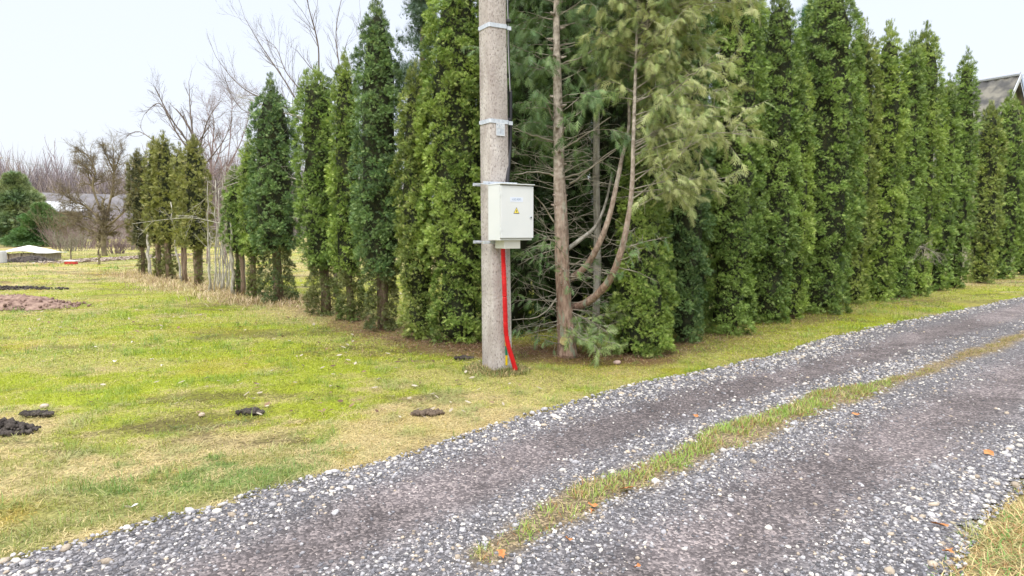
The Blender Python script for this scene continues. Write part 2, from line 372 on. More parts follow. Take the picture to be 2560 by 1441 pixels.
SP = np.array([(.32, .32, .345), (.17, .172, .195), (.55, .53, .51), (.60, .585, .545), (.42, .36, .29), (.12, .122, .135), (.43, .43, .455)])
xs, ys, ss = [], [], []
for (n, x0, x1, y0, y1, smin, smax) in ((120000, -4, 5, 1.6, 5.2, .007, .029), (90000, -2, 9, 5.2, 9, .011, .033), (45000, 3, 17, 9, 16, .017, .038)):
    x, y = sample(n, x0, x1, y0, y1); rd = road_d(x, y); k = rd > -.03
    dens = (1-.93*track(x, y))*(.55+.45*sstep(.3, .6, fb(x, y, .5, 71)))
    dens = np.where(rd < .3, 1, dens)*sstep(.06, -.05, strip_d(x, y))
    u, v = uv(x, y); dens = dens*(1-.75*sstep(7.5, 10, u)*sstep(.1, .5, rd))*(1-.6*((v < E_mid(u)) & (u > 6)))
    k &= g.rand(n) < dens; x, y = x[k], y[k]
    s = smin+(smax-smin)*g.rand(len(x))**2.6; big = g.rand(len(x)) < .018*(1+2.5*(road_d(x, y) < .28)); s[big] *= 1.6+.7*g.rand(big.sum())
    xs.append(x); ys.append(y); ss.append(s)
x, y, s = map(np.concatenate, (xs, ys, ss))
ci = g.choice(7, len(x), p=[.27, .25, .10, .05, .06, .17, .10]); ci[s > .03] = g.choice([0, 2, 3, 4, 6], (s > .03).sum())
col = SP[ci]*np.array([1.02, 1, .98])*(.78+.50*g.rand(len(x), 1))
M_stone = tint_mat('gravel_stone', .8, .3, 0, .25, 120)
V, F, Cc = stones(x, y, s, col, 8)
tag(np_mesh('gravel', V, F, M_stone, None, Cc), kind='stuff', label='loose grey and cream gravel lying over the road', cat='gravel')
print('stones', len(x))

# ---- grass blades
def blades(x, y, L, Wd, lean, az, col, z0=None):
    n = len(x); z = hgt(x, y)-.01 if z0 is None else z0
    side = np.stack([-np.sin(az), np.cos(az), 0*az], -1)*Wd[:, None]*.5
    d = np.stack([np.cos(az)*np.sin(lean), np.sin(az)*np.sin(lean), np.cos(lean)], -1)
    b = np.stack([x, y, z], -1); mid = b+d*(L*.55)[:, None]
    d2 = np.stack([np.cos(az)*np.sin(lean*1.25+.15), np.sin(az)*np.sin(lean*1.25+.15), np.cos(lean*1.25+.15)], -1)
    tip = mid+d2*(L*.45)[:, None]
    g2 = rng_(n % 9973); tip[:, :2] += (g2.rand(n, 2)-.5)*L[:, None]*.3
    V = np.stack([b-side, b+side, mid+side*.8, mid-side*.8, tip], 1)
    F = (np.arange(n)*5)[:, None, None]+np.array([(0, 1, 2), (0, 2, 3), (3, 2, 4)])[None]
    return V.reshape(-1, 3), F.reshape(-1, 3), np.repeat(col, 3, 0)
M_grass = tint_mat('grass_blade', .55, .3, .3, tcol=(1.0, 1.0, .7))
def sward(n, x0, x1, y0, y1, Lm, Wm, seed, drop=None):
    g = rng_(seed); x = x0+(x1-x0)*g.rand(n); y = y0+(y1-y0)*g.rand(n)
    k = (road_d(x, y) < .02)
    if drop is not None: k &= ~drop(x, y)
    x, y = x[k], y[k]; W = lawn_w(x, y)
    k = g.rand(len(x)) > .75*W[:, 4]+.65*W[:, 5]+.45*sstep(.5, .75, fb(x, y, .10, 97, 2)); x, y, W = x[k], y[k], W[k]
    cum = np.cumsum(W, 1); kind = (g.rand(len(x))[:, None] > cum).sum(1).clip(0, 6)
    col = PAL[kind]*(.65+.7*g.rand(len(x), 1)); col = col*.6+.4*(W@PAL)*(.75+.5*g.rand(len(x), 1))
    n = len(x); L = Lm*(.55+.9*g.rand(n)); lean = np.abs(g.randn(n))*.5+.25
    st = (kind == 1) | (kind == 6); lean[st] = 1.1+.38*g.rand(st.sum()); L[st] *= 1.35
    L[kind == 0] *= .55; L[kind == 2] *= 1.1; lt = (kind >= 4) & (kind <= 5); lean[lt] = 1.45; 
    tuft = sstep(.60, .75, fr2(x, y, .22, 95, 3)); L *= (.7+1.1*tuft); col = col*(1-.4*tuft[:, None])+.4*tuft[:, None]*GREEN*1.2*(.7+.6*g.rand(n, 1))
    return blades(x, y, L, Wm*(.7+.6*g.rand(n)), lean.clip(0, 1.5), g.rand(n)*6.283, col)
parts = [sward(330000, -8, 5.5, 2.0, 7.2, .05, .0040, 1), sward(260000, -13, 9, 7.2, 13.5, .055, .0075, 2),
         sward(130000, -24, 17, 13.5, 24, .06, .014, 3), sward(60000, -45, -8, 24, 48, .07, .03, 4)]
off = 0; VV, FF, CC = [], [], []
for v, f, c in parts: VV.append(v); FF.append(f+off); CC.append(c); off += len(v)
tag(np_mesh('grass', np.concatenate(VV), np.concatenate(FF), M_grass, None, np.concatenate(CC)), kind='stuff', label='short winter lawn of yellow moss and straw coloured grass', cat='grass')
# grass of the strip between the tracks
g = rng_(55); n = 900000; x = -1+13*g.rand(n); y = 2+11*g.rand(n); sd_ = strip_d(x, y); k = (sd_ > -.015) & (g.rand(n) < .15+.85*sstep(.42, .51, fr2(x, y, .22, 77, 3))); x, y, sd_ = x[k], y[k], sd_[k]
n = len(x); cl = fb(x, y, .25, 78); pal2 = np.where((g.rand(n) < .42+.4*sstep(.45, .6, cl))[:, None], GREEN*1.3+np.array([.12, .09, 0]), np.where((g.rand(n) < .5)[:, None], STRAW*.95, OLIVE*1.2))
pal2 = np.where((g.rand(n) < .12)[:, None], np.array([.40, .19, .09]), pal2)
dz = sstep(5.5, 8.5, uv(x, y)[0]); pal2 = pal2*(1-dz[:, None]*.7)+np.array([.36, .27, .14])*dz[:, None]*.7
V1 = blades(x, y, (.028+.042*g.rand(n))*(.5+.9*sstep(-.02, .08, sd_))*(1-.35*dz), .0042+.001*y/3*g.rand(n), np.abs(g.randn(n))*.45+.35, g.rand(n)*6.283, pal2*(.7+.6*g.rand(n, 1)))
tag(np_mesh('strip_grass', *V1[:2], M_grass, None, V1[2]), kind='stuff', label='narrow strip of tufted grass between the two wheel tracks', cat='grass')
# long dry grass at the near right corner
g = rng_(56); n = 60000; x = 1.6+3.5*g.rand(n); y = 1.8+3.2*g.rand(n); u, v = uv(x, y); dd = E_in(u)-v+wob(x, y); k = (dd > -.02) & (g.rand(n) < .35+.65*sstep(.4, .6, fb(x, y, .2, 79))); x, y, dd = x[k], y[k], dd[k]; n = len(x)
cc = np.where((g.rand(n) < .22)[:, None], GREEN*1.3, np.where((g.rand(n) < .7)[:, None], STRAW*1.12, np.array([.42, .25, .12]))) * (.7+.6*g.rand(n, 1))
V1 = blades(x, y, .06+.11*g.rand(n)*sstep(0, .2, dd), .0035+.002*g.rand(n), .7+.7*g.rand(n), g.rand(n)*6.283, cc)
tag(np_mesh('verge_grass', *V1[:2], M_grass, None, V1[2]), kind='stuff', label='long bleached grass at the near right edge of the road', cat='grass')

# ---- leaves and litter on the lawn (stuff)
def flakes(x, y, s, col, seed, lift=.02):
    g = rng_(seed); n = len(x); a = g.rand(n)*6.283; ti = (g.rand(n)-.5)*1.0
    d = np.stack([np.cos(a), np.sin(a), ti], -1)*s[:, None]; e_ = np.stack([-np.sin(a), np.cos(a), (g.rand(n)-.5)*.8], -1)*(s*(.35+.3*g.rand(n)))[:, None]
    c = np.stack([x, y, hgt(x, y)+lift], -1)
    V = np.stack([c-d, c-d*.3+e_, c+d*.4+e_*.8, c+d, c+d*.3-e_, c-d*.5-e_*.7, c+np.array([0, 0, -.006])], 1)
    F = (np.arange(n)*7)[:, None, None]+np.array([(6, 0, 1), (6, 1, 2), (6, 2, 3), (6, 3, 4), (6, 4, 5), (6, 5, 0)])[None]
    return V.reshape(-1, 3), F.reshape(-1, 3), np.repeat(col, 6, 0)
M_lf = tint_mat('dry_leaf', .8, .2, .2, tcol=(1, 1, 1))
g = rng_(60); n = 1500; yy = 5+17*g.rand(n); xx = -yy*.85*g.rand(n)+.6; k = (road_d(xx, yy) < -.3) & (g.rand(n) < .08+.92*sstep(.45, .65, fb(xx, yy, 2.5, 99))); xx, yy = xx[k], yy[k]; n = len(xx)
cl = np.array([(.46, .40, .31), (.30, .20, .13), (.16, .10, .07), (.58, .52, .43)])[g.choice(4, n, p=[.35, .3, .2, .15])]
V1 = flakes(xx, yy, .010+.022*g.rand(n)+.0008*yy, cl, 3)
tag(np_mesh('leaf_litter', *V1[:2], M_lf, None, V1[2]), kind='stuff', label='small bleached leaves scattered over the lawn', cat='leaves')
# brown needle litter under the hedge
n = 19000; t_ = g.rand(n); Q = np.concatenate([ROW_L[::-1][2:], ROW_R[1:]]); seg = (t_*(len(Q)-1)); i = seg.astype(int); fr = seg-i
pq = Q[i]*(1-fr[:, None])+Q[i+1]*fr[:, None]; pq = pq+g.randn(n, 2)*np.array([.45, .32])+np.array([0, .12])
cl = np.array([(.30, .15, .09), (.20, .11, .075), (.42, .33, .22), (.12, .07, .05)])[g.choice(4, n)]
V1 = blades(pq[:, 0], pq[:, 1], .03+.09*g.rand(n), .004+.004*g.rand(n), 1.25+.3*g.rand(n), g.rand(n)*6.283, cl, z0=hgt(pq[:, 0], pq[:, 1])+.012)
tag(np_mesh('needle_litter', *V1[:2], M_lf, None, V1[2]), kind='stuff', label='fallen brown twigs and needles under the hedge', cat='litter')

# ------------------------------------------------------------------ foliage
def sprays(O, D, Nn, s, col, tmpl, curl=.25, seed=0):
    n = len(O); D = unit(D); B = unit(np.cross(D, Nn)); Nn = np.cross(B, D); tr = []
    for (a0, ang, ln, wd) in tmpl:
        ca, sa = math.cos(ang), math.sin(ang)
        p0 = (a0-wd*sa*.5, -wd*ca*.5*-1 if 0 else wd*ca*.5); p1 = (a0+wd*sa*.5, -wd*ca*.5); p2 = (a0+ln*ca, ln*sa)
        tr.append([(p0[0], p0[1]), (p1[0], p1[1]), p2])
    T = np.array(tr)                                           # m,3,2
    u = T[..., 0][None]*s[:, None, None]; w_ = T[..., 1][None]*s[:, None, None]
    g = rng_(seed); cu = (curl*(g.rand(n)*1.6-.3))[:, None, None]
    z = -cu*(T[..., 0][None]**2+.6*T[..., 1][None]**2)*s[:, None, None]
    V = O[:, None, None]+u[..., None]*D[:, None, None]+w_[..., None]*B[:, None, None]+z[..., None]*Nn[:, None, None]
    m = len(tmpl); V = V.reshape(-1, 3); F = np.arange(len(V)).reshape(-1, 3)
    return V, F, np.repeat(col, m, 0)
T_THUJA = [(0, 0, 1.0, .13), (.05, .95, .55, .13), (.05, -.95, .55, .13), (.30, .8, .58, .13), (.34, -.8, .50, .13), (.56, .62, .48, .11), (.60, -.62, .40, .11)]
T_LACE = [(0, 0, 1.0, .075), (.05, .8, .45, .085), (.12, -.8, .50, .085), (.24, .72, .52, .085), (.33, -.72, .48, .085), (.44, .65, .46, .08), (.52, -.62, .42, .08), (.66, .55, .33, .07), (.72, -.5, .28, .07)]
def rnd_unit(g, n): return unit(g.randn(n, 3))
def crown_arrays(seed, H, prof, sz, dens, cols, amp=.2, zb=0, sparse_top=.12, clump=.20, lean=(0, 0)):
    """foliage of a column: prof = [(height share, radius m)...]; sprays gathered in shingled tufts over a looser inner layer"""
    g = rng_(seed); pz = np.array([p[0] for p in prof])*H; pr = np.array([p[1] for p in prof])
    zz = np.linspace(zb*H, H*.985, 200); rr = np.interp(zz, pz, pr); cdf = np.cumsum(rr+.03); cdf /= cdf[-1]
    area = 2*math.pi*np.trapz(rr, zz)
    so_ = seed*3.7; rc0 = clump*.70
    m = max(30, int(.95*area/(rc0*rc0*2.2))); cz = np.interp((np.arange(m)+g.rand(m))/m, cdf, zz); cth = (np.arange(m)*2.399963+g.rand(m)*.8) % 6.283
    r0 = np.interp(cz, pz, pr); rc = np.minimum(rc0*(.65+.7*g.rand(m)), r0*.8+.03)
    n2 = vn3(np.cos(cth)*r0/.45+so_, np.sin(cth)*r0/.45+9, cz/.7)
    cr_ = np.maximum(r0*(1+(n2-.5)*amp)+(g.rand(m)-.5)*.085-rc*.6, 0)
    cen = np.stack([np.cos(cth)*cr_, np.sin(cth)*cr_, cz], -1); cshade = .78+.44*g.rand(m)
    n = int(dens*area/(sz*sz)); n1 = int(n*.82)
    w_ = rc**2*(.6+.8*g.rand(m)); ci = np.searchsorted(np.cumsum(w_)/w_.sum(), g.rand(n1)).clip(0, m-1)
    out1 = np.stack([np.cos(cth[ci]), np.sin(cth[ci]), 0*cz[ci]], -1)
    v = unit(out1*.85+np.array([0, 0, .42])+rnd_unit(g, n1)*.80)
    O1 = cen[ci]+v*(rc[ci]*(.45+.6*g.rand(n1)**.6))[:, None]*np.array([1, 1, .74]); tan1 = np.cross(out1, [0, 0, 1.])*(g.rand(n1)*2-1)[:, None]
    D1 = v*.40+out1*.30+tan1*.75+np.array([0, 0, 1.])*(g.rand(n1)*1.3-.45)[:, None]+rnd_unit(g, n1)*.25; N1 = v*.6+out1*.7+np.array([0, 0, .25])+rnd_unit(g, n1)*.65
    k1 = cshade[ci]
    n3 = n-n1; z = np.interp(g.rand(n3), cdf, zz); th = g.rand(n3)*6.283; r3 = np.interp(z, pz, pr)*(.86-.3*g.rand(n3)**2)
    out3 = np.stack([np.cos(th), np.sin(th), 0*th], -1); O3 = out3*r3[:, None]; O3[:, 2] = z; D3 = out3*.3+[0, 0, .3]+rnd_unit(g, n3)*.8; N3 = out3+rnd_unit(g, n3)*.6
    # thin shoots of the tip
    n4 = int(n*.010)+14; z = H*(.90+.125*g.rand(n4)); a = g.rand(n4)*6.283; r4 = (np.interp(z, pz, pr)*.9+.07)*g.rand(n4)
    O4 = np.stack([np.cos(a)*r4, np.sin(a)*r4, z], -1); D4 = np.array([0, 0, 1.])+rnd_unit(g, n4)*.45; N4 = rnd_unit(g, n4)
    O = np.concatenate([O1, O3, O4]); D = np.concatenate([D1, D3, D4]); k1 = np.concatenate([k1, .8+.3*g.rand(n3), np.ones(n4)]); n = len(O)
    q = np.clip(O[:, 2]/H, 0, 1.1); top = sstep(.9, 1.0, q)[:, None]; D = D*(1-.6*top)+np.array([0, 0, .8])*top
    Nn = np.concatenate([N1, N3, N4]); s = sz*(.6+.7*g.rand(n))
    c1, c2, c3 = [np.array(c)*1.2 for c in cols]
    k = sstep(.3, .7, vn3(O[:, 0]/.35+so_, O[:, 1]/.35+4, O[:, 2]/.45))[:, None]*.5+.5*g.rand(n, 1)
    col = c1*(1-k)+c2*k; col = col+(c3-col)*((g.rand(n, 1) < .16)*.8); bt = sstep(.86, 1.0, q)[:, None]*sparse_top*4
    col = col*(1-bt*.5)+np.array([.17, .15, .07])*bt*.5; col = col*(.8+.4*g.rand(n, 1))*k1[:, None]
    O[:, 0] += lean[0]*q**1.5; O[:, 1] += lean[1]*q**1.5
    return sprays(O, D, Nn, s, col, T_THUJA, .4, seed+1)
def core_arrays(seed, H, prof, zb, lean=(0, 0), k=.66):  # closed dark shell added inside a crown to block light and deepen gaps
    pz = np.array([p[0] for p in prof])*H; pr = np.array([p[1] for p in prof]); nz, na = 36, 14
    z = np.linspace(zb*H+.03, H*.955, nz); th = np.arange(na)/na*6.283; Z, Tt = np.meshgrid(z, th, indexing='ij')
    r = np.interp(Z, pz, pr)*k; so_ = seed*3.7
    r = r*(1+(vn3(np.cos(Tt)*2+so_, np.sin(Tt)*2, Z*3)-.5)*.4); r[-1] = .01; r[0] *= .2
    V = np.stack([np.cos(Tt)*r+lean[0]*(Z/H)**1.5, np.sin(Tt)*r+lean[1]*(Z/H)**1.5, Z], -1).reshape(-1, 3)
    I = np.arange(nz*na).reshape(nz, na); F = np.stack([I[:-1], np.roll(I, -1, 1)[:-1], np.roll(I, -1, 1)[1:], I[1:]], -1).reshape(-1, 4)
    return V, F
G_L, G_D, G_O = (.10, .175, .035), (.045, .105, .025), (.17, .20, .05)
PALS = {
 'deep': ((.066, .125, .026), (.225, .330, .070), (.32, .42, .12)),
 'blue': ((.054, .112, .036), (.155, .250, .080), (.28, .38, .14)),
 'lime': ((.080, .145, .026), (.275, .375, .075), (.38, .46, .13)),
 'moss': ((.088, .135, .026), (.245, .310, .070), (.36, .39, .12)),
 'olive': ((.110, .130, .030), (.265, .280, .075), (.34, .32, .12)),
 'grey': ((.090, .100, .040), (.19, .185, .08), (.28, .23, .11)),
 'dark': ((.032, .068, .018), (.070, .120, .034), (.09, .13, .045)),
}
def thuja(px, py, top, prof, pal, label, seed, sz=None, dens=6.8, amp=.24, zb=0.0, Y=None, trunk_r=.05, low=None, stems=1, lean=(0, 0), group='columnar conifers of the hedge', clump=.17, zbc=None):
    Yb = G(px, py)[1]; Yb += (max(p[1] for p in prof if p[0] < .2)*.7*Yb/FPX if prof[0][0] == 0 else 0); b = P(px, max(top, 0), Yb)*np.array([1, 1, 0]); H = P(px, top, Yb)[2]
    sz = sz or max(.048, .0052*Yb)
    k = Yb/FPX
    prof = [(a, r*k) for a, r in prof]        # radii given in photo pixels
    root = empty('thuja_tree', (b[0], b[1], float(hgt(b[0], b[1]))-.02), 0, label, 'tree', group)
    V, F, C = crown_arrays(seed, H, prof, sz, dens, PALS[pal], amp, zb, clump=clump, lean=lean)
    np_mesh('crown', V, F, M_leaf, root, C)
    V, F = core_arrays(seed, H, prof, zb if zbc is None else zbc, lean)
    np_mesh('light_block_core', V, F, M_core, root, smooth=True)
    g = rng_(seed+9); ge = Geo()
    for q in range(stems):
        ox, oy = (g.rand(2)-.5)*.16*(stems > 1)
        pts = [(ox+(g.rand()-.5)*.04*(i > 0), oy+(g.rand()-.5)*.04*(i > 0), H*.45*i/5) for i in range(6)]
        ge.tube(pts, np.linspace(trunk_r*1.15, trunk_r*.8, 6)/(1 if stems == 1 else 1.3), 9, wob=.25, seed=seed+q)
    ge.build('trunk', M_bark, root, smooth=True)
    if low:                                    # thin browsed growth below the crown
        pr = [(a, r*k*(1.08 if px > 650 else .75)) for a, r in low]
        V, F, C = crown_arrays(seed+50, H*low[-1][0], [(a/low[-1][0], r) for a, r in pr], sz*.85, 7, (PALS[pal][0], (.15, .15, .055), (.17, .19, .06)), .45, 0, 0, .16)
        np_mesh('lower_growth', V, F, M_leaf, root, C)
    return root
def full(w, b=.80, waist=.68, zw=.185):      # hedge column with a waist
    w = w*1.03; b = min(b, .80)
    return [(0, w*b*.9), (.06, w*b), (.13, w*b*.96), (zw, w*waist), (zw+.04, w*1.04), (.36, w*1.05), (.68, w*.98), (.84, w*.82), (.94, w*.5), (.975, w*.27), (1.0, w*.06)]
def lollipop(w, zs, tipw=.5):
    return [(zs-.02, w*.35), (zs, w*.75), (zs+.06, w*.97), (.45, w), (.65, w*.96), (.82, w*.82), (.92, w*.58), (.97, w*.3), (1, w*.08)]
# left row, far to near
thuja(342, 686, 378, lollipop(25, .24), 'grey', 'thin greyish conifer at the far left end of the row, on a bare stem', 101, low=[(0, 7), (.1, 12), (.2, 5), (.27, 6)], trunk_r=.06, zb=.22, group=None)
thuja(382, 697, 352, lollipop(24, .27), 'olive', 'narrow olive conifer, the second from the far left end, paler than its neighbour', 102, low=[(0, 9), (.1, 14), (.3, 6)], trunk_r=.08, zb=.25, stems=2)
thuja(409, 700, 340, lollipop(27, .27), 'olive', 'olive brown conifer standing close in front of the bare tree, third from the far end', 103, low=[(0, 12), (.1, 18), (.3, 10)], trunk_r=.09, zb=.25, stems=2)
thuja(447, 706, 366, lollipop(19, .28), 'olive', 'slim pale olive conifer squeezed against a taller green one', 104, trunk_r=.06, zb=.26, stems=2)
thuja(482, 714, 345, lollipop(34, .27), 'olive', 'rounded conifer with a bright green top over olive sides and bare stems', 105, low=[(0, 7), (.2, 8), (.3, 12)], trunk_r=.09, zb=.25, stems=3)
thuja(588, 738, 425, lollipop(33, .36), 'deep', 'low green conifer half hidden behind the bulbous one', 106, low=[(0, 5), (.1, 8), (.38, 5)], trunk_r=.06, zb=.33, stems=2)
thuja(622, 748, 350, lollipop(26, .28), 'lime', 'lighter green conifer showing as a strip left of the bulbous one', 107, low=[(0, 15), (.1, 18), (.3, 12)], trunk_r=.06, zb=.26)
thuja(677, 755, 195, [(.22, 20), (.24, 46), (.3, 57), (.45, 60), (.6, 56), (.74, 52), (.83, 47), (.88, 40), (.915, 24), (.93, 12), (.96, 11), (1, 4)], 'blue', 'bulbous blue green conifer with a thin brownish spire on top', 108, low=[(0, 34), (.08, 36), (.16, 26), (.25, 30)], trunk_r=.08, zb=.23, stems=2)
thuja(790, 788, 178, [(.18, 18), (.22, 38), (.28, 47), (.45, 52), (.65, 51), (.82, 48), (.92, 40), (.97, 28), (1, 10)], 'deep', 'broad double topped conifer right of the bulbous one', 109, low=[(0, 34), (.08, 38), (.16, 24), (.24, 32)], trunk_r=.08, zb=.19, stems=2)
thuja(862, 802, 140, [(.16, 22), (.22, 38), (.4, 42), (.65, 39), (.82, 31), (.92, 20), (.97, 10), (1, 4)], 'lime', 'slender light green conifer between the double topped one and the tall spire', 110, low=[(0, 30), (.08, 32), (.2, 24)], trunk_r=.06, zb=.17)
thuja(941, 824, -4, [(.15, 26), (.2, 52), (.3, 60), (.5, 63), (.68, 60), (.82, 50), (.9, 34), (.96, 16), (1, 4)], 'blue', 'tall pointed conifer rising like a spire, a brown trunk showing at its foot', 111, low=[(0, 34), (.1, 30), (.2, 34)], trunk_r=.07, zb=.17, stems=2)
thuja(1040, 850, 165, full(46), 'moss', 'yellowish green conifer leaning beside the tall spire, full down to the grass', 112, trunk_r=.05)
thuja(1138, 862, -110, full(78, b=.78), 'lime', 'massive bright green conifer just left of the concrete pole', 113, trunk_r=.07, amp=.24, dens=8)
# right row, near to far
thuja(1612, 893, 330, [(0, 60), (.06, 72), (.3, 74), (.5, 60), (.8, 46), (1, 10)], 'lime', 'low bushy light green conifer right of the bare reddish trunk', 114, trunk_r=.05, dens=8)
thuja(1730, 862, -60, full(50), 'blue', 'slim conifer half covered by the pale feathery boughs', 115)
thuja(1846, 842, -140, full(62), 'deep', 'tall conifer with its top out of view, first column right of the feathery boughs', 116, amp=.24)
thuja(1950, 810, -25, full(52), 'deep', 'tall conifer narrowing below its waist, dark shade on its left side', 117, amp=.24)
thuja(2005, 800, 165, full(34), 'lime', 'short narrow conifer wedged in front of the widest column', 118)
thuja(2078, 786, -60, full(76), 'deep', 'widest and tallest conifer of the right hand row with a flared skirt', 119, amp=.24)
thuja(2160, 763, 68, full(40), 'moss', 'brownish green conifer with a wispy top right of the widest column', 120)
thuja(2226, 754, 66, full(43), 'lime', 'conifer with a feathery see-through top, second right of the widest one', 121)
thuja(2280, 746, 100, full(34), 'deep', 'green conifer left of the highest feathery tip', 122)
thuja(2318, 740, 70, full(43), 'lime', 'conifer carrying the highest feathery tip near the house', 123)
thuja(2376, 729, 200, full(25), 'deep', 'lower narrow conifer between two taller tips, left of the house roof', 124)
thuja(2420, 722, 132, full(27), 'deep', 'conifer with a lone thin tip directly left of the house roof', 125)
thuja(2478, 708, 265, full(32, b=.85), 'moss', 'low yellowish conifer in front of the corrugated roof', 126)
thuja(2528, 698, 240, full(40, b=.9), 'deep', 'dark green conifer under the gable of the house', 127)
thuja(2592, 690, 285, full(44, b=.9), 'deep', 'last conifer of the row, cut by the right edge of the picture', 128)
# trees inside the corner
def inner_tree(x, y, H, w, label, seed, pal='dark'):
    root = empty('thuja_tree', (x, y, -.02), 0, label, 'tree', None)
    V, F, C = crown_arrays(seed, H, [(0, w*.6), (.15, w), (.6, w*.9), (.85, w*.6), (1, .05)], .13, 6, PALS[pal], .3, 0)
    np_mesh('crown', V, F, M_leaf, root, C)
    V, F = core_arrays(seed, H, [(0, w*.6), (.15, w), (.6, w*.9), (.85, w*.6), (1, .05)], 0); np_mesh('light_block_core', V, F, M_core, root, smooth=True)
    Geo().tube([(0, 0, i*H/10) for i in range(6)], np.linspace(.09, .06, 6), 8).build('trunk', M_bark, root, smooth=True)
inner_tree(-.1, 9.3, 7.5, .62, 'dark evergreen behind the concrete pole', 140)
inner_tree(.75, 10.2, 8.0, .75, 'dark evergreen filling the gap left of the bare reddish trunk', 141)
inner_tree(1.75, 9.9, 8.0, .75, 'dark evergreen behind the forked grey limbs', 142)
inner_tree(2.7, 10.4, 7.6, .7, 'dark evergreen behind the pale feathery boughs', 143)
inner_tree(4.2, 11.4, 5.2, .7, 'dark evergreen added to darken the gaps behind the first tall columns right of the boughs', 144)  # this and the next three are added so the hedge gaps stay dark
inner_tree(5.7, 12.6, 5.2, .7, 'dark evergreen added to darken the gaps behind the widest column', 145)
inner_tree(7.1, 15.2, 4.8, .7, 'dark evergreen added to darken the gaps behind the feathery topped conifers', 146)
inner_tree(9.4, 16.8, 4.6, .8, 'dark evergreen added to darken the gaps behind the right end of the hedge', 147)

# ------------------------------------------------------------------ forked conifer at the corner
def smooth_path(ctrl, n=24):
    c = np.array(ctrl, float); m = len(c); t = np.linspace(0, m-1, n); i = np.clip(t.astype(int), 0, m-2); f = (t-i)[:, None]
    p0 = c[np.clip(i-1, 0, m-1)]; p1 = c[i]; p2 = c[i+1]; p3 = c[np.clip(i+2, 0, m-1)]
    return .5*((2*p1)+(-p0+p2)*f+(2*p0-5*p1+4*p2-p3)*f**2+(-p0+3*p1-3*p2+p3)*f**3)
cb = G(1420, 886); croot = empty('cypress_tree', (cb[0], cb[1], 0), 0, 'tall conifer with a bare reddish trunk, two upswept grey limbs and pale feathery boughs', 'tree')
def rel(p): return np.asarray(p)-np.array([cb[0], cb[1], 0])
YT = cb[1]
trunk = smooth_path([rel(G(1420, 888)+[0, 0, -.05])]+[rel(P(x, y, YT)) for x, y in ((1413, 800), (1407, 700), (1403, 560), (1398, 440), (1396, 300), (1393, 180), (1391, 60), (1393, -120), (1396, -350))], 44)
limb1 = smooth_path([rel(P(x, y, Y)) for x, y, Y in ((1420, 772, 7.8), (1470, 755, 7.6), (1522, 703, 7.35), (1552, 630, 7.15), (1568, 560, 7.1), (1580, 470, 7.05), (1584, 330, 7.1), (1590, 150, 7.2), (1600, -100, 7.3))], 40)
limb2 = smooth_path([rel(P(x, y, Y)) for x, y, Y in ((1412, 705, 7.8), (1460, 672, 7.6), (1495, 615, 7.4), (1522, 545, 7.35), (1542, 460, 7.35), (1556, 390, 7.4), (1572, 320, 7.5), (1572, 180, 7.6), (1580, -60, 7.7))], 40)
limb3 = smooth_path([rel(P(x, y, Y)) for x, y, Y in ((1412, 628, 7.85), (1450, 600, 7.9), (1490, 565, 8), (1515, 505, 8.1), (1530, 430, 8.15))], 20)
trr = np.interp(np.linspace(0, 1, 44), [0, .06, .15, .4, .7, 1], [.135, .108, .094, .074, .042, .025])
M_ctrunk = noise_mat('flaky_trunk_bark', (.20, .125, .09), (.46, .33, .255), 26, .9, 1.2, 60, stretch=(1, 1, .3), c3=(.28, .30, .22), s3=18)
tt = M_ctrunk.node_tree; bs = tt.nodes['Principled BSDF']; src = bs.inputs['Base Color'].links[0].from_socket
tcz = tt.nodes.new('ShaderNodeTexCoord'); sz_n = tt.nodes.new('ShaderNodeSeparateXYZ'); mrz = tt.nodes.new('ShaderNodeMapRange'); mrz.inputs[1].default_value = .9; mrz.inputs[2].default_value = 2.6
gb_ = tt.nodes.new('ShaderNodeTexNoise'); gb_.inputs['Scale'].default_value = 18; crz = tt.nodes.new('ShaderNodeValToRGB'); crz.color_ramp.elements[0].color = (.27, .23, .19, 1); crz.color_ramp.elements[1].color = (.58, .52, .45, 1); crz.color_ramp.elements[0].position = .35; crz.color_ramp.elements[1].position = .65
mxz = tt.nodes.new('ShaderNodeMixRGB'); tt.links.new(tcz.outputs['Object'], sz_n.inputs[0]); tt.links.new(sz_n.outputs['Z'], mrz.inputs[0]); tt.links.new(tcz.outputs['Object'], gb_.inputs['Vector']); tt.links.new(gb_.outputs[0], crz.inputs[0])
tt.links.new(mrz.outputs[0], mxz.inputs[0]); tt.links.new(src, mxz.inputs[1]); tt.links.new(crz.outputs[0], mxz.inputs[2]); tt.links.new(mxz.outputs[0], bs.inputs['Base Color'])
tb_ = Geo().tube(trunk, trr, 16, wob=.16, seed=2); gk = rng_(31)
for k in range(46):      # knots and stubs of lost branches
    q = trunk[2+gk.randint(34)]; a = gk.rand()*6.28; rr_ = .075; d = np.array([math.cos(a), math.sin(a), .25])
    tb_.tube([q+d*rr_*.6, q+d*(rr_+.012+.03*gk.rand())], [.017+.01*gk.rand(), .008], 6)
tb_.build('trunk', M_ctrunk, croot, smooth=True)
Geo().tube(limb1, np.linspace(.052, .011, 40), 10, wob=.12, seed=3).build('limb', M_ctrunk, croot, smooth=True)
Geo().tube(limb2, np.linspace(.043, .010, 40), 10, wob=.12, seed=4).build('limb', M_ctrunk, croot, smooth=True)
Geo().tube(limb3, np.linspace(.033, .010, 20), 8, wob=.1, seed=5).build('limb', M_greybark, croot, smooth=True)
st = rel(P(1408, 850, YT-.12)); Geo().tube([st+[0.03, .14, -.03], st+[0, -.02, 0], st+[0, -.075, 0]], [.052, .050, .050], 14, cap=False).build('cut_stub', M_redbark, croot, smooth=True)
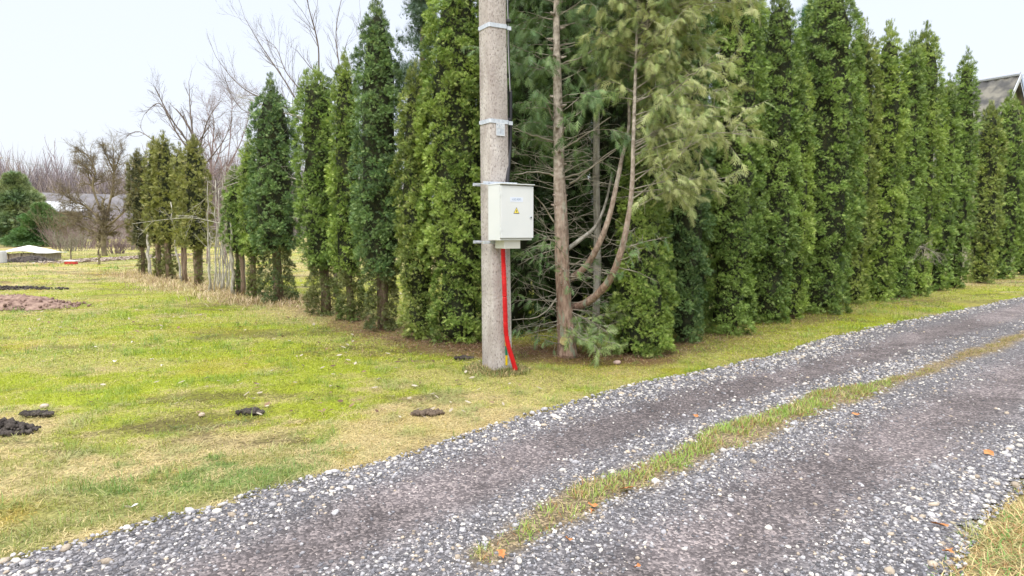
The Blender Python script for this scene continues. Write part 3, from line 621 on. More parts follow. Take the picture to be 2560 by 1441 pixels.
Geo().tube([st+[0, -.07, 0], st+[0, -.078, 0]], [.049, .049], 14).build('cut_face', M_cut, croot)
g = rng_(300); tw = Segs(); SO, SD_, SN, SS, SC = [], [], [], [], []
LIMEF = np.array([.30, .38, .135]); PALEF = np.array([.46, .48, .22]); DKF = np.array([.11, .20, .08]); MIDF = np.array([.20, .30, .11])
def bough(p, d, L, r, leafy, c1, c2, droop=.5, sub=7, sz=.15):
    n = 9; pts = [np.array(p)]; dd = unit(np.array(d, float))
    for i in range(n):
        dd = unit(dd+np.array([0, 0, -.07*droop*(i > 2)+.03*(i <= 2)])+g.randn(3)*.09); pts.append(pts[-1]+dd*L/n)
    tw.path(pts, r, r*.25)
    for k in range(sub):
        i = 2+g.randint(n-2); q = pts[i]; sdv = unit(unit(pts[i]-pts[i-1])*.6+g.randn(3)*.55+np.array([0, 0, -.1])); l2 = L*(.18+.28*g.rand())*(1-.3*i/n)
        sp_ = [q]; e2 = sdv
        for j in range(4): e2 = unit(e2+np.array([0, 0, -.16*droop])+g.randn(3)*.12); sp_.append(sp_[-1]+e2*l2/4)
        tw.path(sp_, r*.4, r*.15)
        m = int(leafy*l2*34)
        for j in range(m):
            a = g.rand()*4; ii = min(int(a), 3); o = sp_[ii]+(sp_[ii+1]-sp_[ii])*(a-ii)
            SO.append(o); v = unit(unit(sp_[ii+1]-sp_[ii])*.7+g.randn(3)*.45+np.array([0, 0, -.75*droop])); SD_.append(v); SN.append(g.randn(3)+[0, -.6, .6]); SS.append(sz*(.55+.7*g.rand()))
            k2 = g.rand(); SC.append((c1*(1-k2)+c2*k2)*(.75+.5*g.rand()))
    m = int(leafy*L*9)
    for j in range(m):
        a = 3+g.rand()*(n-3.01); ii = int(a); o = pts[ii]+(pts[ii+1]-pts[ii])*(a-ii); SO.append(o)
        SD_.append(unit(unit(pts[ii+1]-pts[ii])*.8+g.randn(3)*.5+np.array([0, 0, -.5*droop]))); SN.append(g.randn(3)+[0, -.6, .6]); SS.append(sz*(.6+.6*g.rand())); k2 = g.rand(); SC.append((c1*(1-k2)+c2*k2)*(.75+.5*g.rand()))
def at_z(path, z):
    i = np.searchsorted(path[:, 2], z); i = np.clip(i, 1, len(path)-1); a, b = path[i-1], path[i]; f = np.clip((z-a[2])/(b[2]-a[2]+1e-6), 0, 1); return a+(b-a)*f
# pale feathery boughs on the right limbs
for k in range(95):
    z = 2.1+3.2*g.rand()**.9; pth = limb1 if g.rand() < .62 else limb2; az = g.uniform(-.75, 1.0) if z < 3.1 else g.choice([g.uniform(-1.6, .9), g.uniform(-2.6, 1.6)])
    L = g.uniform(.55, 1.0)*(1.0 if z > 2 else .8); c = (LIMEF, PALEF) if g.rand() < .6 else (MIDF, LIMEF)
    bough(at_z(pth, z), (math.cos(az), math.sin(az), .45), L, .006, 1.0, *c, droop=.75, sz=.115)
for k in range(75):
    z = g.uniform(2.9, 5.0); az = g.uniform(0, 6.283); c = (LIMEF, PALEF) if g.rand() < .5 else (MIDF, LIMEF)
    bough(at_z(limb1 if g.rand() < .5 else limb2, z), (math.cos(az), math.sin(az), .3), g.uniform(.35, .7), .005, 1.2, *c, droop=1.0, sz=.12)
# far reaching boughs to the right
for k in range(26):
    z = g.uniform(1.55, 4.2); az = g.uniform(-.75, .35); bough(at_z(limb1, z), (math.cos(az), math.sin(az), g.uniform(.15, .6)), g.uniform(1.0, 1.35), .008, 1.0, LIMEF, PALEF, droop=.7, sub=10, sz=.115)
# darker boughs on the trunk
for k in range(95):
    z = 2.25+3.0*g.rand(); az = g.uniform(0, 6.283)
    if -2.4 < (az+math.pi) % 6.283-math.pi < -.9 and g.rand() < .6: az += 2.2
    bough(at_z(trunk, z), (math.cos(az), math.sin(az), .25), g.uniform(.5, 1.15), .0055, 1.0, DKF, MIDF, droop=1.0, sz=.125)
# low thin growth
for k in range(26):
    pth = trunk if g.rand() < .8 else limb1; z = g.uniform(.12, 1.5); az = g.uniform(0, 6.283)
    bough(at_z(pth, z), (math.cos(az), math.sin(az)*.7, g.uniform(-.3, .2)), g.uniform(.35, .85), .007, .35, MIDF, DKF*1.3, droop=.6, sz=.11)
for k in range(7):
    az = g.uniform(-1.2, -.1); bough(at_z(trunk, .30+.15*g.rand()), (math.cos(az), math.sin(az), g.uniform(-.3, .1)), g.uniform(.5, .9), .008, .9, MIDF, LIMEF, droop=.6, sz=.12)
# dead twigs
for k in range(105):
    pth = trunk if g.rand() < .72 else (limb1 if g.rand() < .5 else limb2); z = g.uniform(.3, 2.6); az = g.choice([g.uniform(2.2, 4.2), g.uniform(-1.3, .8), g.uniform(0, 6.28)])
    p0 = at_z(pth, z); d = unit(np.array([math.cos(az), math.sin(az)*.8, g.uniform(-.15, .45)])); L = g.uniform(.2, .8); pts = [p0]
    for i in range(6): d = unit(d+g.randn(3)*.13+np.array([0, 0, .03])); pts.append(pts[-1]+d*L/6)
    tw.path(pts, .0025+.0035*g.rand(), .001)
    for j in range(3):
        q = pts[2+g.randint(4)]; d2 = unit(d+g.randn(3)*.6); tw.add(q, q+d2*L*.2, .0022, .001); tw.add(q+d2*L*.2, q+unit(d2+g.randn(3)*.3)*L*.36, .0016, .0008)
# a few stout leafless branches
for (a, b, c_) in (((1392, 355), (1335, 340), (1285, 322)), ((1390, 440), (1340, 430), (1285, 437)), ((1405, 372), (1460, 340), (1530, 290)), ((1410, 445), (1470, 425), (1540, 375)), ((1385, 300), (1372, 270), (1355, 245)), ((1392, 745), (1350, 790), (1280, 800)), ((1425, 460), (1500, 400), (1570, 350)), ((1390, 560), (1355, 510), (1335, 490)), ((1400, 160), (1440, 150), (1500, 120))):
    q = smooth_path([rel(P(*a, YT)), rel(P(*b, YT-.15)), rel(P(*c_, YT-.3))], 10)+g.randn(10, 3)*.006; tw.path(list(q), .013, .004)
tw.build('branches', M_twig, croot, 4)
V, F, C = sprays(np.array(SO), np.array(SD_), np.array(SN), np.array(SS), np.array(SC), T_LACE, .35, 12)
np_mesh('foliage', V, F, M_leaf, croot, C); print('cypress sprays', len(SO))
# thin trunk behind
st2 = empty('dead_tree', (1.15, 8.75, 0), 0, 'thin grey trunk with dead twigs in the gloom behind the reddish trunk', 'tree')
p2 = np.array([0, 0, 0]); pa = [np.array([.02*math.sin(i*.9), .02*math.cos(i*1.7), i*.55]) for i in range(12)]
Geo().tube(pa, np.linspace(.055, .03, 12), 9, wob=.15).build('trunk', M_greybark, st2, smooth=True)
sg = Segs()
for k in range(90):
    z = g.uniform(.5, 4.5); az = g.uniform(0, 6.28); d = unit(np.array([math.cos(az), math.sin(az), g.uniform(-.3, .3)])); p0 = np.array([0, 0, z]); L = g.uniform(.25, .8)
    pts = [p0]
    for i in range(5): d = unit(d+g.randn(3)*.15); pts.append(pts[-1]+d*L/5)
    sg.path(pts, .005, .0015)
sg.build('dead_branches', M_twig, st2, 3)

# ------------------------------------------------------------------ bare trees
def grow(sg, p, d, L, r, lv, g, spread=.5, up=.12, kids=(4, 5, 5), wob_=.12, seg=6, kl=.62, fan=.35):
    pts = [np.array(p, float)]; d = unit(np.array(d, float))
    for i in range(seg): d = unit(d+g.randn(3)*wob_+np.array([0, 0, up])); pts.append(pts[-1]+d*L/seg)
    r1 = r*.45 if lv > 0 else r*.35
    for i in range(seg): sg.add(pts[i], pts[i+1], r+(r1-r)*i/seg, r+(r1-r)*(i+1)/seg)
    if lv <= 0: return
    nk = kids[len(kids)-lv] if lv <= len(kids) else 4
    for k in range(nk):
        f = fan+(1-fan)*(k+g.rand())/nk; i = min(int(f*seg), seg-1); q = pts[i]+(pts[i+1]-pts[i])*(f*seg-i)
        t = unit(pts[i+1]-pts[i]); s = unit(np.cross(t, g.randn(3))); nd = unit(t*math.cos(spread)+s*math.sin(spread)*(.8+.5*g.rand()))
        grow(sg, q, nd, L*kl*(.6+.6*g.rand())*(1-.25*f), max(r*.5*(1-.3*f), .0016), lv-1, g, spread, up, kids, wob_, seg, kl, fan)
def bare(name, px, py, Y, limbs, label, seed, matl, lv=3, r=.05, kids=(5, 5, 4), spread=.5, up=.1, cat='tree', group=None, trunk_r=None, wb=.12, kl=.5, thin=.7):
    """limbs: photo outlines of the main limbs, each put at the depth Y"""
    b = G(px, py) if Y is None else P(px, py, Y)*np.array([1, 1, 0]); Y = b[1]; root = empty(name, (b[0], b[1], 0), 0, label, cat, group)
    g = rng_(seed); big = Geo(); sg = Segs(); o = np.array([b[0], b[1], 0])
    for q, (pl, r0, r1) in enumerate(limbs):
        yy = Y+(np.linspace(0, 1, len(pl))*(g.rand()-.5)*1.6 if q else np.zeros(len(pl)))
        pa = smooth_path([P(x, y, yy[i])-o for i, (x, y) in enumerate(pl)], 4*len(pl)); pa[0, 2] = max(pa[0, 2], -.05); r0, r1 = r0*thin, r1*thin
        rr = np.linspace(r0, r1, len(pa)); big.tube(pa, rr, 7, wob=.1, seed=seed+q)
        for k in range(int(kids[0]*len(pl))):
            i = int(len(pa)*(.25+.7*g.rand())); i = min(i, len(pa)-2); t = unit(pa[i+1]-pa[i]); s = unit(np.cross(t, g.randn(3)))
            Lk = np.linalg.norm(pa[-1]-pa[0])*kl*(.4+.6*g.rand())*(1-.5*i/len(pa))
            grow(sg, pa[i], unit(t+s*.8), Lk, rr[i]*.55, lv-1, g, spread, up, kids[1:], wb)
        grow(sg, pa[-1], pa[-1]-pa[-2], np.linalg.norm(pa[-1]-pa[0])*.25, r1, 1, g, spread*.6, up, (3,), wb)
    big.build('trunk', matl, root, smooth=True); sg.build('branches', matl, root, 3)
    return root
bare('bare_tree', 840, 740, 14.5, [([(840, 770), (838, 560), (835, 420), (825, 330)], .11, .06), ([(825, 420), (770, 320), (700, 260), (630, 235), (585, 200), (560, 170)], .05, .012),
     ([(830, 380), (760, 280), (710, 200), (650, 110), (612, 45)], .045, .008), ([(830, 330), (800, 200), (795, 110), (770, 10), (765, -60)], .045, .010), ([(835, 330), (850, 200), (840, 80), (862, -40)], .04, .008),
     ([(830, 360), (760, 240), (715, 180), (690, 120), (655, 95)], .035, .006), ([(838, 420), (760, 360), (680, 300), (600, 270), (555, 180)], .035, .006), ([(845, 330), (880, 230), (905, 130), (900, 20)], .035, .006)],
     'large leafless tree whose long arching shoots show above the left conifers', 401, M_twigdark, lv=3, kids=(2.4, 4, 3), spread=.45, up=.07, kl=.36, thin=.5)
bare('bare_tree', 500, 690, 22, [([(500, 690), (500, 560), (497, 430), (484, 350)], .13, .07), ([(484, 355), (476, 280), (472, 205)], .05, .01), ([(490, 400), (440, 330), (400, 260), (362, 285)], .05, .01), ([(488, 380), (430, 300), (395, 235), (385, 215)], .045, .008),
     ([(492, 400), (520, 300), (555, 250)], .04, .008), ([(495, 430), (420, 380), (350, 330), (312, 345)], .04, .008), ([(497, 430), (560, 350), (580, 290)], .04, .008)],
     'leafless tree with a blue grey fan of twigs above the olive conifers', 402, M_twigdark, lv=3, kids=(3, 4, 3), spread=.5, up=.05, kl=.42)
bare('birch_tree', 562, 660, 27, [([(562, 660), (563, 520), (566, 430)], .10, .06), ([(566, 430), (575, 350), (580, 260), (572, 230)], .05, .01), ([(566, 450), (540, 370), (520, 290), (515, 260)], .05, .01), ([(566, 430), (600, 360), (620, 300), (625, 250)], .05, .01), ([(565, 470), (610, 420), (640, 360)], .04, .01)],
     'leafless birch with a pinkish veil of hanging twigs left of the bulbous conifer', 403, M_mauve, lv=3, kids=(7, 7, 6), spread=.45, up=-.02, kl=.5, thin=.5)
bare('birch_tree', 520, 660, 29, [([(520, 660), (522, 500), (528, 400)], .10, .06), ([(528, 400), (535, 320), (530, 280)], .05, .01), ([(526, 440), (550, 380), (560, 330)], .05, .01), ([(524, 450), (505, 380), (500, 330)], .05, .01)],
     'second leafless birch, lower, just right of the olive conifers', 404, M_mauve, lv=3, kids=(5, 5, 5), spread=.45, up=-.02, kl=.5)
bare('apple_tree', 262, 640, None, [([(262, 642), (258, 600), (262, 560), (258, 520)], .32, .2), ([(260, 560), (220, 520), (180, 500), (150, 480)], .16, .03), ([(258, 540), (232, 470), (238, 430), (220, 390), (195, 375)], .14, .03), ([(262, 560), (280, 480), (285, 430), (283, 370)], .15, .03), ([(262, 570), (230, 545), (190, 540), (140, 530)], .13, .03),
     ([(265, 570), (310, 530), (330, 500), (345, 500)], .13, .03), ([(262, 600), (220, 575), (180, 560), (150, 575)], .10, .02), ([(285, 430), (262, 380), (255, 362)], .08, .02), ([(285, 430), (300, 390), (304, 365)], .08, .02), ([(262, 590), (310, 560), (335, 555)], .1, .02), ([(235, 450), (215, 420), (190, 400)], .08, .02)],
     'gnarled old leafless fruit tree with lichen green twigs in the garden at left', 405, M_apple, lv=3, kids=(9, 8, 7), spread=.7, up=.03, wb=.25, kl=.45, thin=.5)
# thin stems by the left row
def stems(name, spots, label, seed, matl, cat='shrub', r=.016, group=None, kids=5):
    b = G(*spots[0][:2]); root = empty(name, (b[0], b[1], 0), 0, label, cat, group); g = rng_(seed); sg = Segs(); lv = Segs()
    for (px, py, tx, ty) in spots:
        a = G(px, py); t = P(tx, ty, a[1]+(g.rand()-.5)*.6); a = a-[b[0], b[1], .03]; t = t-[b[0], b[1], 0]
        pts = [a+(t-a)*i/10+g.randn(3)*.018*(0 < i) for i in range(11)]; Geo().tube(pts, np.linspace(r*(.7+.6*g.rand()), r*.35, 11), 6).build('stem', matl, root, smooth=True)
        for k in range(kids): i = 3+g.randint(7); grow(lv, pts[i], unit(unit(t-a)+g.randn(3)*.6), np.linalg.norm(t-a)*.18, r*.3, 1, g, .5, .05, (3,))
    if kids: lv.build('twigs', matl, root, 3)
g = rng_(7)
stems('bare_shrub', [(x, 722+g.randint(8), x+g.randint(-8, 9), g.randint(430, 600)) for x in (522, 528, 535, 541, 546, 552, 556, 561, 566, 572)], 'clump of thin grey leafless stems between the olive and the green conifers', 501, M_greybark, r=.022, kids=6)
stems('young_tree', [(583, 738, 578, 560)], 'single stout leafless stem left of the bulbous conifer', 502, M_greybark, r=.055, kids=2)
stems('young_tree', [(612, 735, 602, 470)], 'slim leafless stem just left of the bulbous conifer', 503, M_greybark, r=.03, kids=4)
stems('young_tree', [(376, 688, 359, 510)], 'pale leaning sapling in front of the far left conifers', 504, M_greybark, r=.05, kids=2)
stems('young_tree', [(455, 705, 424, 505), (430, 560, 470, 500)][:1], 'pale curved sapling leaning left in front of the olive conifers', 505, M_greybark, r=.04, kids=3)
# long grey leafless branches crossing in front of the bulbous conifer
bb = Segs(); o0 = P(800, 470, 12.6); bg = empty('bare_branch', (o0[0], o0[1], o0[2]), 0, 'long leafless branches reaching left in front of the bulbous conifer', 'branch'); g = rng_(70)
for pl in ([(800, 470), (700, 440), (600, 455), (520, 490), (470, 560)], [(800, 400), (700, 420), (620, 430), (560, 440)], [(790, 300), (700, 280), (640, 255), (590, 240)], [(800, 560), (700, 540), (620, 555), (560, 560), (470, 545), (330, 560)]):
    q = smooth_path([P(x, y, 12.6+.8*i) for i, (x, y) in enumerate(pl)], 24)-o0; bb.path(list(q), .016, .005)
    for k in range(14): i = 4+g.randint(18); grow(bb, q[i], unit(unit(q[i]-q[i-1])+g.randn(3)*.6), .55, .006, 1, g, .6, 0, (3,))
bb.build('twigs', M_greybark, bg, 4)

# dry grass clumps and debris round the left row
g = rng_(61); n = 9000; i = g.randint(0, 1000, n)/1000.; Q = np.array([G(*p)[:2] for p in [(740, 760), (640, 752), (520, 728), (440, 712), (360, 690), (330, 680)]]); seg = i*(len(Q)-1.001); k = seg.astype(int); fr = (seg-k)[:, None]
pq = Q[k]*(1-fr)+Q[k+1]*fr+g.randn(n, 2)*np.array([.55, .45]); kk = g.rand(n) < .15+.85*sstep(.42, .62, fb(pq[:, 0], pq[:, 1], .5, 44)); pq = pq[kk]; n = len(pq)
cl = np.array([(.58, .46, .30), (.46, .33, .23), (.66, .56, .38), (.33, .27, .13)])[g.choice(4, n)]*(.75+.5*g.rand(n, 1))
V1 = blades(pq[:, 0], pq[:, 1], .07+.17*g.rand(n), .010+.008*g.rand(n), .3+1.0*g.rand(n), g.rand(n)*6.283, cl)
tag(np_mesh('dry_grass', *V1[:2], M_grass, None, V1[2]), kind='stuff', label='tall dead straw grass round the feet of the far left conifers', cat='dry grass')

# ------------------------------------------------------------------ utility pole
pb = G(1243, 921); PR = R(33); lean = -.011
pole = empty('utility_pole', (pb[0], pb[1], -.05), 0, 'rough concrete utility pole with galvanised straps beside the road', 'utility pole')
def sect(hw, ch):
    return [(-hw+ch, -hw), (hw-ch, -hw), (hw, -hw+ch), (hw, hw-ch), (hw-ch, hw), (-hw+ch, hw), (-hw, hw-ch), (-hw, -hw+ch)]
cR, sR = math.cos(PR), math.sin(PR)
def PL(x, y, z): return np.array([x*cR-y*sR+lean*z, x*sR+y*cR, z])
def hwz(z): return .123-.0042*z
V = []; F = []; zs = np.linspace(0, 9.5, 60); g = rng_(3)
for z in zs:
    for x, y in sect(hwz(z), .014): V.append(PL(x+(g.rand()-.5)*.002, y+(g.rand()-.5)*.002, z))
for i in range(len(zs)-1):
    for k in range(8): F.append((i*8+k, i*8+(k+1) % 8, (i+1)*8+(k+1) % 8, (i+1)*8+k))
sh = np_mesh('shaft', V, F, M_concrete, pole)
me = bpy.data.meshes.new('c'); cap = Geo(); cap.put([PL(x, y, 9.5) for x, y in sect(hwz(9.5), .014)], [(0, 1, 2, 3), (0, 3, 4, 7), (4, 5, 6, 7)]).build('pole_top', M_concrete, pole)
def z_at(py, Y=None): return P(1240, py, (Y or pb[1]-.12))[2]+.05
def strap(py, h=.042, tilt=0, ear=True):
    z = z_at(py); hw = hwz(z)+.003; gg = Geo()
    for q, (o1, o2) in enumerate(((0, 0),)):
        a = sect(hw, .014); b = sect(hw+.004, .015); V = []
        for (x, y) in a: V += [PL(x, y, z-h/2+tilt*x), PL(x, y, z+h/2+tilt*x)]
        for (x, y) in b: V += [PL(x, y, z-h/2+tilt*x), PL(x, y, z+h/2+tilt*x)]
        F = []
        for k in range(8):
            n = (k+1) % 8; i0, i1, j0, j1 = 2*k, 2*k+1, 2*n, 2*n+1; O = 16
            F += [(O+i0, O+j0, O+j1, O+i1), (O+i1, O+j1, j1, i1), (i0, j0, O+j0, O+i0)]
        gg.put(V, F)
    if ear:
        for s_ in (0, 1): gg.box(hw-.002, hw+.045, -hw-.004+s_*.012, -hw+s_*.012, -h*.45, h*.45, M=np.array([[cR, -sR, 0, lean*z], [sR, cR, 0, 0], [0, 0, 1, z-.006], [0, 0, 0, 1]]))
    o = gg.build('strap', M_galv, pole)
strap(62, tilt=.04); strap(303, tilt=.0)
# bolts and dots on the straps
gb = Geo()
for py in (66, 306):
    z = z_at(py)
    for k in (.085, .10):
        c = PL(-hwz(z)-.006, k-.0, z-.006); c2 = PL(-hwz(z)-.012, k, z-.006); gb.tube([c, c2], [.0045, .0045], 6)
gb.build('rivet', M_gap, pole)
# number plate with raised digits
def text(body, size, matl, parent, Mx, ext=.0006, name='lettering', sx_=1):
    cu = bpy.data.curves.new('t', 'FONT'); cu.body = body; cu.size = size; cu.extrude = ext; cu.align_x = 'CENTER'; cu.align_y = 'CENTER'
    to = bpy.data.objects.new('t', cu); S.collection.objects.link(to); bpy.context.view_layer.update()
    me = bpy.data.meshes.new_from_object(to.evaluated_get(bpy.context.evaluated_depsgraph_get())); bpy.data.objects.remove(to)
    o = bpy.data.objects.new(name, me); me.name = name; me.transform(Mx @ Matrix.Diagonal((sx_, 1, 1, 1))); me.materials.clear(); me.materials.append(matl)
    S.collection.objects.link(o); o.parent = parent; return o
zp = z_at(322); hp = hwz(zp)
MP = Matrix.Translation(Vector((lean*zp, 0, zp))) @ Matrix.Rotation(PR, 4, 'Z') @ Matrix.Translation(Vector((.005, -hp-.006, 0)))
plate = Geo().box(-.052, .052, -.0025, .0015, -.070, .062, M=np.array(MP)).build('number_plate', M_galv, pole, bevel=.0008)
fr = Geo()
for a in ((-.052, .052, .054, .060), (-.052, .052, -.070, -.062), (-.052, -.047, -.062, .054), (.047, .052, -.062, .054), (-.047, .047, .004, .009)): fr.box(a[0], a[1], -.0050, -.0026, a[2], a[3], M=np.array(MP))
fr.build('rim', mat('plate_rim', (.72, .75, .8), .5, .2)[0], plate)
M_dig = mat('embossed_digit', (.78, .80, .84), .5, .2)[0]
RX = Matrix.Rotation(R(90), 4, 'X')
text('259', .058, M_dig, plate, MP @ Matrix.Translation((0, -.004, .031)) @ RX, .002, 'digit')
text('1', .052, mat('embossed_numeral', (.46, .48, .52), .5, .2)[0], plate, MP @ Matrix.Translation((0, -.004, -.027)) @ RX, .002, 'digit')
# earth strip in yellow and green sleeves
def tubes_z(name, cols):
    for (py0, py1, m_) in cols:
        z0, z1 = z_at(py0, 6.85), z_at(py1, 6.85); z0 = max(z0, .03)
        q = [(.040, -hwz(z)-.006, z) for z in (z0, z1)]; gg = Geo()
        for i in range(1):
            a, b = q; gg.put([PL(a[0]-.012, a[1]-.004, a[2]), PL(a[0]+.012, a[1]-.004, a[2]), PL(a[0]+.012, a[1]+.003, a[2]), PL(a[0]-.012, a[1]+.003, a[2]), PL(b[0]-.012, b[1]-.004, b[2]), PL(b[0]+.012, b[1]-.004, b[2]), PL(b[0]+.012, b[1]+.003, b[2]), PL(b[0]-.012, b[1]+.003, b[2])],
                   [(0, 3, 2, 1), (4, 5, 6, 7), (0, 1, 5, 4), (1, 2, 6, 5), (2, 3, 7, 6), (3, 0, 4, 7)])
        gg.build(name, m_, es, bevel=.0015)
es = empty('earthing_strip', (pb[0], pb[1], -.05), 0, 'yellow and green sleeved earthing strip running down the pole behind the red conduit', 'cable')
tubes_z('sleeve', [(910, 885.5, M_yel), (885, 862.5, M_grn), (862, 838, M_yel), (837.5, 745, M_galv), (744.5, 720.5, M_grn), (720, 694, M_yel), (693.5, 622, M_galv)])

# ---- electrical cabinet
zb0, zb1 = z_at(601, 6.62), z_at(464, 6.62)
bz = float(zb0); BH = float(zb1-zb0)
cabm = empty('electrical_cabinet', (pb[0]+lean*1.5, pb[1], bz-.05), PR, 'cream electrical cabinet with a warning triangle strapped to the concrete pole', 'cabinet')
hwb = hwz(1.6); y1 = -hwb-.036; y0 = y1-.225; x0, x1 = -.180, .212
Geo().box(x0, x1, y0, y1, 0, BH, ).build('body', M_enamel, cabm, bevel=.003)
Geo().box(x0-.004, x1+.010, y0-.040, y1+.004, BH+.0005, BH+.010).build('lid', M_enamel, cabm, bevel=.002)
Geo().box(x0+.004, x1-.002, y0-.003, y0-.0004, .020, BH-.008).build('door_gap', M_gap, cabm)
door = Geo().box(x0+.002, x1+.004, y0-.022, y0-.0035, .024, BH-.012).build('door', M_enamel, cabm, bevel=.002)
for z in (.11, BH-.10):
    h_ = Geo().box(x0+.004, x0+.020, y0-.0245, y0-.0225, z-.014, z+.014); h_.tube([(x0-.001, y0-.013, z-.02), (x0-.001, y0-.013, z+.02)], [.004, .004], 8); h_.build('hinge', M_enamel, door)
lk = Geo().tube([(x1-.030, y0-.022, BH*.415), (x1-.030, y0-.030, BH*.415)], [.0135, .0125], 18).build('lock', M_galv, door, smooth=False)
Geo().tube([(x1-.030, y0-.030, BH*.415), (x1-.030, y0-.0315, BH*.415)], [.008, .008], 12).build('keyhole', M_gap, lk)
Geo().box(x0+.072, x0+.268, y0+.030, y1-.02, -.085, -.0005).build('cable_shroud', noise_mat('shroud_enamel', (.60, .61, .56), (.63, .64, .6), 4, .4), cabm, bevel=.002)
# name label and warning sign
lx, lz = .008, BH*.735
lab = Geo().box(lx-.078, lx+.078, y0-.0236, y0-.0222, lz-.024, lz+.024).build('name_label', mat('label_plate', (.70, .76, .88), .4)[0], door)
M_ink = mat('faded_blue_ink', (.22, .32, .50), .5)[0]
text('-KAS-9097-', .031, M_ink, lab, Matrix.Translation((lx, y0-.0240, lz)) @ RX, .0003, 'lettering', .82)
def prism(name, poly, ya, yb, m_, par):
    n = len(poly); me = bpy.data.meshes.new(name); V = [(x, ya, z) for x, z in poly]+[(x, yb, z) for x, z in poly]
    me.from_pydata(V, [], [tuple(range(n)), tuple(range(2*n-1, n-1, -1))]+[(i, n+i, n+(i+1) % n, (i+1) % n) for i in range(n)]); me.materials.append(m_)
    o = bpy.data.objects.new(name, me); S.collection.objects.link(o); o.parent = par; return o
tx, tz, ts = .006, BH*.535, .036
tri = lambda s: [(tx-s, tz-s*.82), (tx+s, tz-s*.82), (tx, tz+s*.98)]
ws = prism('warning_sign', tri(ts), y0-.0222, y0-.0236, M_gap, door)
prism('sign_face', tri(ts*.80), y0-.0237, y0-.0242, mat('sign_yellow', (.80, .66, .10), .45)[0], ws)
bolt = [(.002, .018), (-.008, -.004), (-.001, -.003), (-.003, -.016), (.009, .004), (.001, .003)]
prism('lightning_mark', [(tx+a, tz-.003+b) for a, b in bolt], y0-.0243, y0-.0248, M_gap, ws)
# brackets
def bracket(z, name='bracket', m_=M_galv):
    gg = Geo(); gg.box(-.235, .18, -hwb-.034, -hwb-.028, z-.016, z+.016); gg.box(-.235, -.150, -hwb-.028, -hwb-.004, z-.014, z-.009)
    gg.box(-.20, .20, hwb+.005, hwb+.012, z-.016, z+.016)
    for x in (-.165, .165): gg.tube([(x, -hwb-.06, z), (x, hwb+.03, z)], [.0055, .0055], 8); gg.tube([(x, -hwb-.045, z), (x, -hwb-.034, z)], [.012, .012], 6)
    gg.build(name, m_, cabm)
bracket(BH+.026); bracket(-.022)

# ---- cables
def wire(name, pts, r, matl, label, cat='cable', n=8, group=None):
    pts = smooth_path(pts, 40); b = pts[-1].copy() if pts[-1][2] < pts[0][2] else pts[0].copy(); 
    o = Geo().tube(pts-b, r, n).build(name, matl, None, smooth=True); o.location = b; return tag(o, label, cat, group)
Yc = 6.93
c = wire('cable_sheath', [P(1276, 228, Yc), P(1276, 300, Yc), P(1275, 360, Yc), P(1271, 420, Yc-.1), P(1267, 470, Yc-.14)], .021, M_black, 'thick black cable sleeve dropping behind the cabinet along the pole', n=12)
c = wire('power_cable', [P(1268.5, -200, Yc), P(1270, 0, Yc), P(1272, 70, Yc), P(1273, 150, Yc), P(1276, 232, Yc)], .0075, M_black2, 'black power cable beside the bright strand at the top of the pole')
wire('power_cable', [P(1266, -200, Yc-.02), P(1268, 0, Yc-.02), P(1270.5, 60, Yc-.02), P(1270, 110, Yc-.02), P(1275, 230, Yc-.02)], .0048, M_strand, 'bright silvery strand running down beside the black cable')  # thin bright tube laid just in front of the black cable
for i, py in enumerate((53, 300)):
    cl = Geo(); q = P(1271, py, Yc-.06); cl.box(-.028, .024, -.022, .03, -.015, .015); o = cl.build('cable_clip', M_black, None, bevel=.004); o.location = q
    tag(o, ('black clip on the upper strap', 'black clip on the strap above the number plate')[i]+' holding the cables', 'clip', 'cable clips on the pole')
# red corrugated conduit
pts = smooth_path([P(1257.5, 616, 6.66), P(1258.5, 650, 6.66), P(1261, 720, 6.68), P(1263, 780, 6.70), P(1265, 830, 6.72), P(1271, 865, 6.72), P(1280, 895, 6.72), P(1289, 925, 6.72)], 420)
L_ = np.concatenate([[0], np.cumsum(np.linalg.norm(np.diff(pts, axis=0), axis=1))]); ph = (L_/.0125) % 1
rad = np.where(ph < .55, .0262, .0215); jn = (np.abs(((L_+.10) % .42)-.21) < .004); rad = np.where(jn, .0195, rad)
b = pts[-1].copy(); b[2] = 0
o = Geo().tube(pts-b, rad, 20).build('conduit', M_red, None); o.location = b
tag(o, 'bright red corrugated plastic conduit curving from the cabinet into the grass', 'conduit')

